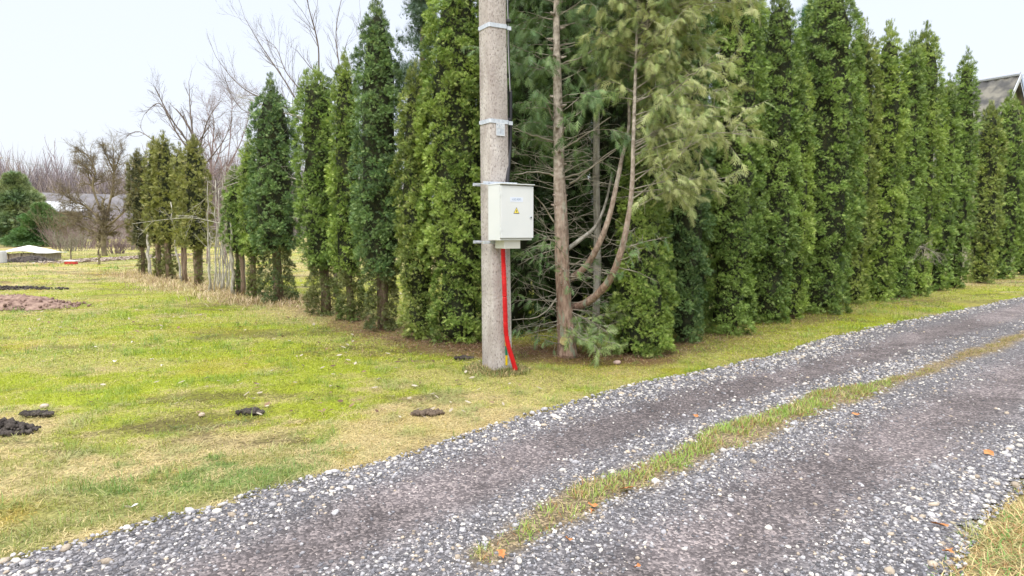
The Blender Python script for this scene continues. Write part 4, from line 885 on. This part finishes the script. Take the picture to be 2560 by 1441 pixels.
# ------------------------------------------------------------------ small things on the ground
def mound(name, px, py, rx_, ry_, h, matl, label, seed, cat, group=None, rot=0):
    b = G(px, py); g = rng_(seed); nr, na = 14, 40; V = []; zc = float(hgt(b[0], b[1]))
    for i in range(nr+1):
        q = i/nr
        for k in range(na):
            a = k/na*6.283; n_ = fb(np.array([math.cos(a)*q*2+seed]), np.array([math.sin(a)*q*2]), .6, seed % 7)[0]; wob2 = 1+.5*(fb(np.array([math.cos(a)+seed]), np.array([math.sin(a)]), .5, 3)[0]-.5)
            x = math.cos(a)*rx_*q*wob2; y = math.sin(a)*ry_*q*wob2
            V.append((x*math.cos(rot)-y*math.sin(rot), x*math.sin(rot)+y*math.cos(rot), h*(1-q**1.6)*(.45+1.1*n_)-.015+.12*h*g.rand()*(1-q)))
    F = [(i*na+k, (i+1)*na+k, (i+1)*na+(k+1) % na, i*na+(k+1) % na) for i in range(nr) for k in range(na)]
    V = np.array(V); nc = int(420*min(1, .3+rx_)); a = g.rand(nc)*6.283; q = g.rand(nc)**.7*1.25; sz_ = (.006+.018*g.rand(nc)**2.5)*(1+.8*rx_)
    cx, cy = np.cos(a)*rx_*q, np.sin(a)*ry_*q; cx, cy = cx*math.cos(rot)-cy*math.sin(rot), cx*math.sin(rot)+cy*math.cos(rot)
    cz = h*np.clip(1-q**1.6, 0, 1)*.95+.012; V2 = ICO[None]*(.6+.7*g.rand(nc, 12, 1))*sz_[:, None, None]+np.stack([cx, cy, cz], -1)[:, None]
    F = np.array([t_ for f in F for t_ in ((f[0], f[1], f[2]), (f[0], f[2], f[3]))]); F = np.concatenate([F, ((np.arange(nc)*12)[:, None, None]+ICF[None]).reshape(-1, 3)+len(V)]); V = np.concatenate([V, V2.reshape(-1, 3)])
    o = np_mesh(name, V, F, matl, None); o.location = (b[0], b[1], zc); return tag(o, label, cat, group)
mound('molehill', 12, 1082, .20, .10, .07, M_darksoil, 'black crumbly molehill at the left edge of the lawn', 11, 'molehill')
mound('molehill', 92, 1044, .11, .035, .012, M_darksoil, 'flat dark patch of dug soil beside the black molehill', 12, 'molehill')
mound('soil_mound', 40, 765, 1.15, .6, .22, M_soil, 'broad reddish brown soil mound on the lawn at far left', 13, 'soil mound')
mound('soil_mound', 20, 724, 1.2, .25, .05, M_darksoil, 'low strip of dark soil behind the reddish mound', 14, 'soil mound')
mound('soil_clod', 628, 1034, .09, .03, .02, M_darksoil, 'dark lump of soil lying on the straw coloured grass', 15, 'soil clod')
mound('soil_clod', 1068, 1028, .11, .05, .008, M_brownsoil, 'flattened brown soil patch below the pole', 16, 'soil clod')
mound('soil_clod', 1160, 897, .09, .03, .018, M_darksoil, 'dark soil crumbs left of the pole foot', 17, 'soil clod')
def rock(px, py, s, c, label, seed, cat='stone'):
    import bmesh
    b = G(px, py); g = rng_(seed); bm = bmesh.new(); bmesh.ops.create_icosphere(bm, subdivisions=2, radius=s/2)
    for v in bm.verts:
        k = .8+.45*float(vn3(v.co.x/s*2+seed, v.co.y/s*2, v.co.z/s*2)); v.co = v.co*k; v.co.z *= .62
    me = bpy.data.meshes.new('stone'); bm.to_mesh(me); bm.free(); me.materials.append(noise_mat('stone_%d' % seed, c, tuple(min(1, q*1.4) for q in c), 20, .85, .5)); me.polygons.foreach_set('use_smooth', [True]*len(me.polygons))
    o = bpy.data.objects.new('stone', me); S.collection.objects.link(o); o.location = (b[0], b[1], float(hgt(b[0], b[1]))+s*.15); o.rotation_euler = (0, 0, g.rand()*6); tag(o, label, cat)
rock(1543, 909, .085, (.38, .28, .24), 'pinkish stone at the foot of the low bushy conifer', 21)
rock(505, 1038, .055, (.42, .34, .26), 'tan stone in the straw grass right of the molehills', 22)
rock(112, 1025, .07, (.45, .38, .32), 'pale stone behind the dark dug soil', 23)
rock(1880, 905, .04, (.2, .12, .1), 'small dark stone on the verge of the right hand row', 24)
g = rng_(66)
M_orange = noise_mat('orange_leaf', (.42, .16, .05), (.62, .28, .11), 25, .7)
def leaf(px, py, s, matl, label, seed, name='fallen_leaf', grp=None):
    b = G(px, py); g = rng_(seed); n = 11; V = [(0, 0, 0)]
    for k in range(n): a = k/n*6.283; r = s*(.62 if k % 2 else 1)*(.75+.5*g.rand()); V.append((math.cos(a)*r, math.sin(a)*r*.6, .012*g.rand()+.006*math.sin(a*2)))
    F = [(0, 1+k, 1+(k+1) % n) for k in range(n)]; o = np_mesh(name, V, F, matl); o.location = (b[0], b[1], float(hgt(b[0], b[1]))+.025); o.rotation_euler = (g.rand()*.4, 0, g.rand()*6); return tag(o, label, 'leaf', grp)
LG = 'orange leaves lying on the gravel road'
for i, (px, py, s, l) in enumerate([(1568, 1232, .05, 'large lobed orange leaf against the grass strip'), (1480, 1275, .035, 'orange leaf on the near side of a grass tuft, left of a larger one'), (1480, 1290, .022, 'small orange scrap just below another leaf by the strip'), (1255, 1400, .04, 'rust orange leaf at the near end of the grass strip'),
     (1422, 1362, .02, 'tiny rust leaf in the gravel of the left track'), (1738, 1045, .03, 'faint orange leaf on the left track'), (2350, 1325, .045, 'tan leaf beside the bleached grass of the right edge'), (2370, 1392, .03, 'reddish leaf at the foot of the bleached grass'), (2140, 1043, .05, 'reddish brown leaf patch beyond the strip'), (1592, 1425, .018, 'tiny orange leaf at the bottom edge of the road'), (2470, 1140, .045, 'pale orange leaf far on the right track')]):
    leaf(px, py, s, M_orange, l, 200+i, grp=LG)
M_pale = noise_mat('bleached_leaf', (.55, .50, .43), (.75, .72, .66), 15, .7)
leaf(328, 1271, .03, M_white, 'crumpled white scrap of paper in the near lawn', 230, 'paper_scrap')
for i, (px, py, l) in enumerate([(288, 906, 'pale curled leaf left of centre of the lawn'), (380, 902, 'pale folded leaf beside a twig on the lawn'), (405, 918, 'pale leaf just below the folded one on the lawn'), (725, 858, 'bright bleached leaf on the mossy grass right of centre'), (332, 862, 'bleached leaf on the mossy middle of the lawn'), (235, 876, 'small white leaf on the left lawn')]):
    leaf(px, py, .038, M_pale, l, 240+i, grp='bleached leaves on the lawn')

# ------------------------------------------------------------------ background left
def conifer(px, py, top, wpx, cols, label, seed, tiers=.35):
    b = G(px, py); Y = b[1]; H = P(px, top, Y)[2]; W_ = wpx*Y/FPX/2; root = empty('spruce_tree', (b[0], b[1], 0), 0, label, 'tree'); g = rng_(seed)
    n = 26000; z = H*(1-g.rand(n)**.62*.97); q = 1-z/H; r = W_*(q**.55)*(1.05+.35*(vn3(np.cos(g.rand(n)*6)*2+seed, z/H*9, q*0)-.5)); r *= .55+.45*np.sqrt(g.rand(n)); th = g.rand(n)*6.283
    r *= .55+.9*vn3(np.cos(th)*1.9+seed, np.sin(th)*1.9, z/H*6)
    O = np.stack([np.cos(th)*r, np.sin(th)*r, z], -1); D = np.stack([np.cos(th), np.sin(th), -.1+.6*(1-q)], -1)+g.randn(n, 3)*.35
    c1, c2 = map(np.array, cols); k = vn3(O[:, 0]/.9+seed, O[:, 1]/.9, O[:, 2]/.9)[:, None]; C = (c1*(1-k)+c2*k)*(.7+.6*g.rand(n, 1))
    V, F, C = sprays(O, D, g.randn(n, 3), np.full(n, H*.055)*(.6+.7*g.rand(n)), C, T_THUJA, .3, seed)
    np_mesh('crown', V, F, M_leaf, root, C)
    V, F = core_arrays(seed, H, [(0, W_*.5), (.1, W_*.8), (1, .05)], .02, k=.3); np_mesh('light_block_core', V, F, M_core, root, smooth=True)
    Geo().tube([(0, 0, -.1), (0, 0, H*.9)], [H*.02, .03], 8).build('trunk', M_bark, root)
conifer(48, 612, 432, 140, ((.17, .27, .15), (.36, .40, .20)), 'broad bluish spruce with a brownish top at the far left', 601)
conifer(108, 616, 508, 128, ((.08, .18, .06), (.18, .30, .10)), 'lower darker green spruce leaning beside the taller one', 602)
# small sapling, stake, red box
stems('conifer_sapling', [(246, 662, 247, 612)], 'tiny dead looking conifer sapling on the lawn at far left', 510, M_apple, r=.05, kids=26, cat='sapling')
def G3(px, py): b = G(px, py); return (b[0], b[1], 0)
o = Geo().tube([(0, 0, -.1), (0, 0, .55)], [.035, .03], 8).build('stake', M_apple, None); o.location = G3(178, 653); tag(o, 'short mossy wooden stake behind the red and white box', 'stake')
rb = empty('box', G3(178, 661), .1, 'small red box with a white top on the far lawn', 'box')
Geo().box(-.22, .22, -.12, .12, 0, .12).box(-.225, .225, -.125, .125, .035, .045).build('body', mat('red_paint', (.52, .05, .04), .5)[0], rb, bevel=.006)
Geo().box(-.235, .235, -.135, .135, .121, .17).build('lid', M_white, rb, bevel=.01)
# tarp covered well
tb = G(62, 652); tw_ = empty('covered_bed', (tb[0], tb[1]+.7, 0), .05, 'low wooden bed under a white peaked cover at far left', 'garden bed')
gg = Geo()
for x in (-.95, -.35, .25, .85): gg.box(x, x+.07, -.62, -.56, 0, .36)
gg.box(-.95, .92, -.55, .55, .04, .33); gg.build('frame', M_wood, tw_)
gr = np.linspace(-1.1, 1.1, 23); gs = np.linspace(-.75, .75, 13); XX, YY = np.meshgrid(gr, gs, indexing='ij'); pk = np.maximum(1-np.sqrt((np.abs(XX+.25)/1.35)**2+(YY/.95)**2), 0)
ZZ = .36+.36*pk**.8+.03*fb(XX, YY, .4, 3); V = np.stack([XX, YY, ZZ], -1).reshape(-1, 3); I = np.arange(XX.size).reshape(XX.shape); F = np.stack([I[:-1, :-1], I[1:, :-1], I[1:, 1:], I[:-1, 1:]], -1).reshape(-1, 4)
cv = np_mesh('cover', V, F, M_white, tw_, smooth=True); md = cv.modifiers.new('thick', 'SOLIDIFY'); md.thickness = .03
mound('soil_mound', 80, 655, 1.35, .45, .26, M_darksoil, 'dark soil heaped in front of the white covered bed', 18, 'soil mound')
bk = Geo(); bk.tube([(0, 0, 0), (0, 0, .42), (0, 0, .52), (0, 0, .54)], [.20, .21, .2, .12], 14); o = bk.build('water_barrel', mat('grey_plastic', (.5, .51, .53), .5)[0], None, smooth=False); o.location = G3(4, 657); tag(o, 'light grey barrel at the very left edge beside the covered bed', 'barrel')
# dead orange grass tuft + shrubs under the apple tree
for (px, py, w_, h_, c, l, sd_) in ((292, 634, .9, .9, M_mauve, 'leafless purplish shrub right of the old fruit tree trunk', 621), (215, 622, 2.2, 1.6, M_mauve, 'wide leafless purplish shrub left of the old fruit tree trunk', 622), (150, 622, 1.0, 1.6, M_mauve, 'leafless shrub beside the dark green spruce', 623), (330, 625, 1.6, 1.8, M_mauve, 'leafless shrub behind the far end of the conifer row', 624), (180, 628, 1.6, 1.2, M_twig, 'pale straw coloured shrub in front of the purplish one', 625), (190, 618, 3.4, 3.4, M_apple, 'tall olive brown thicket in front of the small shed', 626), (275, 618, 3.4, 3.2, M_mauve, 'tall mauve thicket right behind the old fruit tree', 627), (395, 618, 4, 3.4, M_mauve, 'mauve thicket seen between the far conifers', 628), (560, 618, 4, 3.2, M_mauve, 'mauve thicket behind the thin leafless stems', 629)):
    b = G(px, py); root = empty('bare_shrub', (b[0], b[1], 0), 0, l, 'shrub'); g = rng_(sd_); sg = Segs()
    for k in range(70 if h_ > 2 else 46):
        a = g.rand()*6.28; rr = w_*g.rand()*.7; p0 = np.array([math.cos(a)*rr, math.sin(a)*rr*.6, 0]); grow(sg, p0, (math.cos(a)*.45, math.sin(a)*.45, 1), h_*(.6+.5*g.rand()), .022, 2, g, .5, .04, (4, 4), .14, 5, .55)
    sg.build('twigs', c, root, 3)
# rough debris strip on the far lawn
g = rng_(63); n = 5200; A = G(195, 655)[:2]; B = G(420, 640)[:2]; t_ = g.rand(n)[:, None]; pq = A*(1-t_)+B*t_+g.randn(n, 2)*np.array([.5, .9]); cl = np.array([(.42, .34, .28), (.25, .19, .15), (.55, .48, .42)])[g.choice(3, n)]
V1 = flakes(pq[:, 0], pq[:, 1], .05+.07*g.rand(n), cl, 9, .05); tag(np_mesh('leaf_debris', *V1[:2], M_lf, None, V1[2]), kind='stuff', label='rough strip of pale fallen debris below the old fruit tree', cat='debris')
# fence
fa, fb_ = G(-60, 606), G(46, 602); dv = unit(fb_-fa); Lf = float(np.linalg.norm(fb_-fa)); fe = empty('picket_fence', (fa[0], fa[1], 0), math.atan2(dv[1], dv[0]), 'weathered grey picket fence behind the bluish spruce', 'fence')
x = 0
while x < Lf: 
    Geo().box(x, x+.11, -.02, .02, .05, 1.45+.08*math.sin(x*9)).build('picket', M_wood, fe); x += .34
Geo().box(0, Lf, .022, .07, .4, .5).build('rail', M_wood, fe); Geo().box(0, Lf, .022, .07, 1.1, 1.2).build('rail', M_wood, fe)
# sheds and barn
def shed(name, px, py, Y, Wd, D, eave, ridge, rot, wallm, roofm, label, cat):
    b = P(px, 600, Y); root = empty(name, (b[0], b[1], 0), rot, label, cat)
    Geo().box(-Wd/2, Wd/2, -D/2, D/2, 0, eave).build('wall', wallm, root)
    V = [(-Wd/2-.3, -D/2-.4, eave-.1), (Wd/2+.3, -D/2-.4, eave-.1), (Wd/2+.3, 0, ridge), (-Wd/2-.3, 0, ridge), (Wd/2+.3, D/2+.4, eave-.1), (-Wd/2-.3, D/2+.4, eave-.1)]; V += [(x, y, z-.12) for x, y, z in V]
    Geo().put(V, [(0, 1, 2, 3), (3, 2, 4, 5), (6, 9, 8, 7), (9, 11, 10, 8), (0, 6, 7, 1), (5, 4, 10, 11), (0, 3, 9, 6), (3, 5, 11, 9), (1, 7, 8, 2), (2, 8, 10, 4)]).build('roof', roofm, root)
    Geo().put([(-Wd/2, -D/2, eave), (-Wd/2, D/2, eave), (-Wd/2, 0, ridge-.15), (Wd/2, -D/2, eave), (Wd/2, D/2, eave), (Wd/2, 0, ridge-.15)], [(0, 2, 1, 1), (3, 4, 5, 5)]).build('gable', wallm, root)
    Geo().box(-.5, .5, -D/2-.05, -D/2-.003, .05, min(2.0, eave-.2)).build('door', M_wood, root)
    return root
M_whiteroof = noise_mat('pale_tin_roof', (.42, .44, .48), (.58, .60, .64), 2, .5)
M_plaster = noise_mat('grey_plaster', (.34, .31, .29), (.45, .42, .4), 2, .9)
M_greyroof = noise_mat('grey_slate_roof', (.16, .155, .175), (.24, .23, .25), 1, .8)
shed('shed', 172, 0, 62, 2.5, 2.2, 3.4, 4.2, .6, M_wood, M_whiteroof, 'small shed with a whitish roof glimpsed through the old fruit tree', 'shed')
shed('barn', 235, 0, 110, 13, 7, 3.2, 7.6, .6, M_plaster, M_greyroof, 'long grey roofed barn below the distant wood', 'barn')
shed('shed', 12, 0, 84, 3.5, 3.0, 2.4, 3.1, .65, noise_mat('whitewash', (.55, .5, .48), (.7, .66, .64), 3, .9), noise_mat('rust_roof', (.20, .09, .07), (.3, .14, .1), 3, .8), 'little whitewashed hut with a rusty roof behind the fence', 'shed')
# far power pole and lines
fp = P(2, 600, 90); root = empty('utility_pole', (fp[0], fp[1], 0), 0, 'distant grey power pole standing above the wood at the left edge', 'utility pole')
zt = P(2, 380, 90)[2]; Geo().tube([(0, 0, 0), (0, 0, zt)], [.24, .14], 8).build('shaft', M_plaster, root); Geo().box(-1.0, 1.0, -.06, .06, zt-.9, zt-.72).build('crossarm', M_plaster, root)
M_wire = mat('overhead_wire', (.25, .26, .28), .5)[0]
def span(a, b, sag, label, r=.014):
    p = np.array([a+(b-a)*t-np.array([0, 0, sag*4*t*(1-t)]) for t in np.linspace(0, 1, 20)]); o = Geo().tube(p-a, r, 5).build('overhead_wire', M_wire, None); o.location = a; tag(o, label, 'wire', 'overhead wires')
top = np.array([fp[0], fp[1], zt-.75])
span(top+[-.9, 0, 0], P(430, 440, 150), .8, 'upper faint wire leaving the far pole over the wood', .02); span(top+[.9, 0, 0], P(430, 452, 150), .8, 'lower faint wire leaving the far pole over the wood', .02)
span(P(2380, 218, 34), P(2700, 155, 30), .1, 'upper thin wire passing above the house ridge', .010); span(P(2380, 226, 34), P(2700, 166, 30), .1, 'middle thin wire passing behind the house ridge', .010); span(P(2500, 212, 34), P(2700, 187, 30), .1, 'lowest thin wire right of the house gable', .010)
# far wood, haze put into its pale mauve colours
g = rng_(90); protos = []
for q in range(6):
    sg = Segs(); gg = rng_(900+q); grow(sg, (0, 0, 0), (0, 0, 1), 16, .16, 3, gg, .42, .10, (13, 5, 4), .03, 8, .30, .25); V, F = sg.arr(3); protos.append((V, F))
VV, FF, CC = [], [], []; off = 0
for k in range(260):
    V, F = protos[g.randint(6)]; Y = 150+70*g.rand(); px = -500+1500*g.rand(); b = P(px, 600, Y); s = (.72+.5*g.rand())*(1 if px < 500 else .8); a = g.rand()*6.28
    V2 = V*[1.15, 1.15, 1]*s; thick = 1; V2 = np.stack([V2[:, 0]*math.cos(a)-V2[:, 1]*math.sin(a)+b[0], V2[:, 0]*math.sin(a)+V2[:, 1]*math.cos(a)+b[1], V2[:, 2]], -1)
    VV.append(V2); FF.append(F+off); off += len(V); c = np.array([(.37, .31, .33), (.32, .27, .285), (.44, .39, .40)][g.randint(3)]); cc = np.tile(c, (len(F), 1)); cc[:16] = (.55, .53, .52) if g.rand() < .4 else c; CC.append(cc)
# dense undergrowth of the wood
n = 42000; px = -500+1500*g.rand(n); Y = 140+70*g.rand(n); X = (px-1280)/FPX*Y; h = 8+10*g.rand(n)**.6*(.5+.8*vn3(X/11, Y*0, Y*0))+2*g.rand(n); a = g.rand(n)*6.28
M_wood_haze = tint_mat('hazed_far_wood', .9, .1, 0)
V1 = blades(X, Y, h, .16+.16*g.rand(n), .1+.25*g.rand(n), a, np.array([.33, .285, .295])*(.7+.6*g.rand(n, 1)), z0=0*X)
tag(np_mesh('distant_wood', np.concatenate(VV), np.concatenate(FF), M_wood_haze, None, np.concatenate(CC)), kind='stuff', label='far leafless birch wood, a mauve band paled for haze along the horizon', cat='wood')
tag(np_mesh('wood_undergrowth', V1[0], V1[1], M_wood_haze, None, V1[2]), kind='stuff', label='brown undergrowth paled for haze at the foot of the far wood', cat='undergrowth')
# pine behind the conifers near the pole
pn = P(1062, 600, 17); H = P(1062, -60, 17)[2]; root = empty('pine_tree', (pn[0], pn[1], 0), 0, 'bluish pine peeping out behind the conifers left of the pole', 'tree'); g = rng_(95)
Geo().tube([(0, 0, 0), (0, 0, H*.95)], [.14, .04], 8).build('trunk', M_redbark, root)
n = 5200; th = g.rand(n)*6.28; cl_ = g.randint(0, 70, n); gc = rng_(96); cz = H*(.55+.45*gc.rand(70)); ct = gc.rand(70)*6.28; crr = (1-(cz/H-.5)*1.7)*1.0*gc.rand(70)**.5
cen = np.stack([np.cos(ct)*crr, np.sin(ct)*crr, cz], -1); O = cen[cl_]+g.randn(n, 3)*np.array([.13, .13, .10]); D = g.randn(n, 3)*.7+[0, 0, .7]
T_N = [(0, 0, 1, .05), (0, .25, .95, .05), (0, -.25, .95, .05), (0, .5, .8, .05), (0, -.5, .8, .05)]
V, F, C = sprays(O, D, g.randn(n, 3), .16+.08*g.rand(n), np.array([.075, .13, .075])*(.7+.6*g.rand(n, 1)), T_N, .1, 4); np_mesh('needles', V, F, M_leaf, root, C)
# pine crown behind the right hand row
pn = P(2020, 600, 14.5); H2 = P(2020, 20, 14.5)[2]; root = empty('pine_tree', (pn[0], pn[1], 0), 0, 'bright green conifer boughs glimpsed between two columns of the right row', 'tree')
Geo().tube([(0, 0, 0), (0, 0, H2*.9)], [.12, .05], 8).build('trunk', M_bark, root)
O = cen[cl_]*[.8, .8, H2/H]+g.randn(n, 3)*.12; V, F, C = sprays(O, D, g.randn(n, 3), .16+.08*g.rand(n), np.array([.05, .16, .06])*(.7+.6*g.rand(n, 1)), T_N, .1, 5); np_mesh('needles', V, F, M_leaf, root, C)

# ------------------------------------------------------------------ house on the right
ap = P(2530, 192, 28); ap0 = np.array([ap[0], ap[1], 0]); ridge_z = ap[2]; hr = empty('house', (ap[0], ap[1], 0), 0, 'house with a mossy corrugated roof rising behind the right end of the hedge', 'house')
dr = unit(np.array([-.55, .83, 0])); ds = unit(np.array([-.83, -.55, 0])); HW, HL, EV = 3.6, 9.0, ridge_z-4.3
def roofside(s_, name):
    nu, nv = 110, 12; V = []
    for i in range(nu+1):
        a = HL*i/nu-.25
        for k in range(nv+1):
            b_ = k/nv*(HW+.4); z = ridge_z-b_/(HW)*4.3+.045*math.cos(a*2*math.pi/.18*.5); V.append(dr*a+ds*s_*b_+np.array([0, 0, z]))
    F = [(i*(nv+1)+k, (i+1)*(nv+1)+k, (i+1)*(nv+1)+k+1, i*(nv+1)+k+1) for i in range(nu) for k in range(nv)]
    o = np_mesh(name, V, F, M_roof, hr, smooth=True); m_ = o.modifiers.new('t', 'SOLIDIFY'); m_.thickness = .03
M_roof = noise_mat('mossy_fibre_cement', (.08, .08, .08), (.22, .21, .18), 1.6, .9, .5, 12, lo=.4, hi=.6)
roofside(1, 'roof'); roofside(-1, 'roof')
M_hw = noise_mat('house_plaster', (.36, .32, .26), (.45, .41, .34), 2, .9)
gw = Geo(); a0, b0 = ds*HW, -ds*HW; e3 = np.array([0, 0, 1.])
for off_ in (0, HL-.5):
    q = dr*off_; gw.put([a0+q, b0+q, b0+q+e3*EV, a0+q+e3*EV, q+e3*(ridge_z-.12)], [(0, 1, 2, 3), (3, 2, 4, 4)])
gw.put([a0, a0+dr*(HL-.5), a0+dr*(HL-.5)+e3*EV, a0+e3*EV], [(0, 1, 2, 3)]).put([b0, b0+dr*(HL-.5), b0+dr*(HL-.5)+e3*EV, b0+e3*EV], [(3, 2, 1, 0)]); gw.build('wall', M_hw, hr)
for s_ in (1, -1):
    p = np.array([-dr*.30+ds*s_*t_*(HW+.45)+e3*(ridge_z-t_*(HW+.45)/HW*4.3+.02) for t_ in (0, 1)]); gg = Geo(); nrm = dr
    V = []
    for q in p: V += [q+e3*.05, q-e3*.16, q-e3*.16-dr*.04, q+e3*.05-dr*.04]
    gg.put(V, [(0, 1, 5, 4), (1, 2, 6, 5), (2, 3, 7, 6), (3, 0, 4, 7), (0, 3, 2, 1), (4, 5, 6, 7)]).build('barge_board', mat('blue_white_board', (.50, .53, .58), .6)[0] if s_ == 1 else mat('blue_board', (.33, .42, .62), .6)[0], hr)
Geo().tube([-dr*.3+e3*(ridge_z+.06), dr*(HL-.4)+e3*(ridge_z+.06)], [.09, .09], 8).build('ridge_cap', mat('ridge_tin', (.42, .46, .55), .5)[0], hr)
wn = Geo(); c_ = -dr*.003+e3*(EV+1.2)
fr_ = Geo().put([c_+ds*.5-e3*.6-dr*.05, c_-ds*.5-e3*.6-dr*.05, c_-ds*.5+e3*.6-dr*.05, c_+ds*.5+e3*.6-dr*.05, c_+ds*.5-e3*.6, c_-ds*.5-e3*.6, c_-ds*.5+e3*.6, c_+ds*.5+e3*.6], [(0, 1, 2, 3), (0, 4, 5, 1), (1, 5, 6, 2), (2, 6, 7, 3), (3, 7, 4, 0)]).build('window', M_white, hr)
c2 = c_-dr*.053; Geo().put([c2+ds*.42-e3*.52, c2-ds*.42-e3*.52, c2-ds*.42+e3*.52, c2+ds*.42+e3*.52], [(0, 1, 2, 3)]).build('pane', mat('window_glass', (.05, .06, .08), .1)[0], fr_)

# dead bough hanging in front of the right hand row
o0 = P(2300, 615, 12.9); g = rng_(97); sg = Segs(); db = empty('dead_branch', (o0[0], o0[1], o0[2]), 0, 'dry brown leafless bough hanging at the waist of the right hand conifers', 'branch')
for k in range(9): grow(sg, np.zeros(3), np.array([-.5+1.0*g.rand(), -.7, -.15-.25*g.rand()]), .5, .0045, 2, g, .5, -.03, (4, 4), .14, 5, .5)
sg.build('twigs', M_twig, db, 3)

# longer grass at the foot of the pole and round the hedge edge
g = rng_(98); n = 5200; a = g.rand(n)*6.283; rr_ = .13+.20*g.rand(n)**1.6; x = pb[0]+np.cos(a)*rr_*1.15; y = pb[1]+np.sin(a)*rr_
cc = np.where((g.rand(n) < .5)[:, None], STRAW, np.where((g.rand(n) < .5)[:, None], GREEN, np.array([.30, .24, .12])))*(.6+.6*g.rand(n, 1))
V1 = blades(x, y, .04+.09*g.rand(n)*(1-(rr_-.13)/.25), .004+.003*g.rand(n), .3+.9*g.rand(n), g.rand(n)*6.283, cc)
tag(np_mesh('pole_grass', *V1[:2], M_grass, None, V1[2]), kind='stuff', label='longer uncut grass round the foot of the concrete pole', cat='grass')
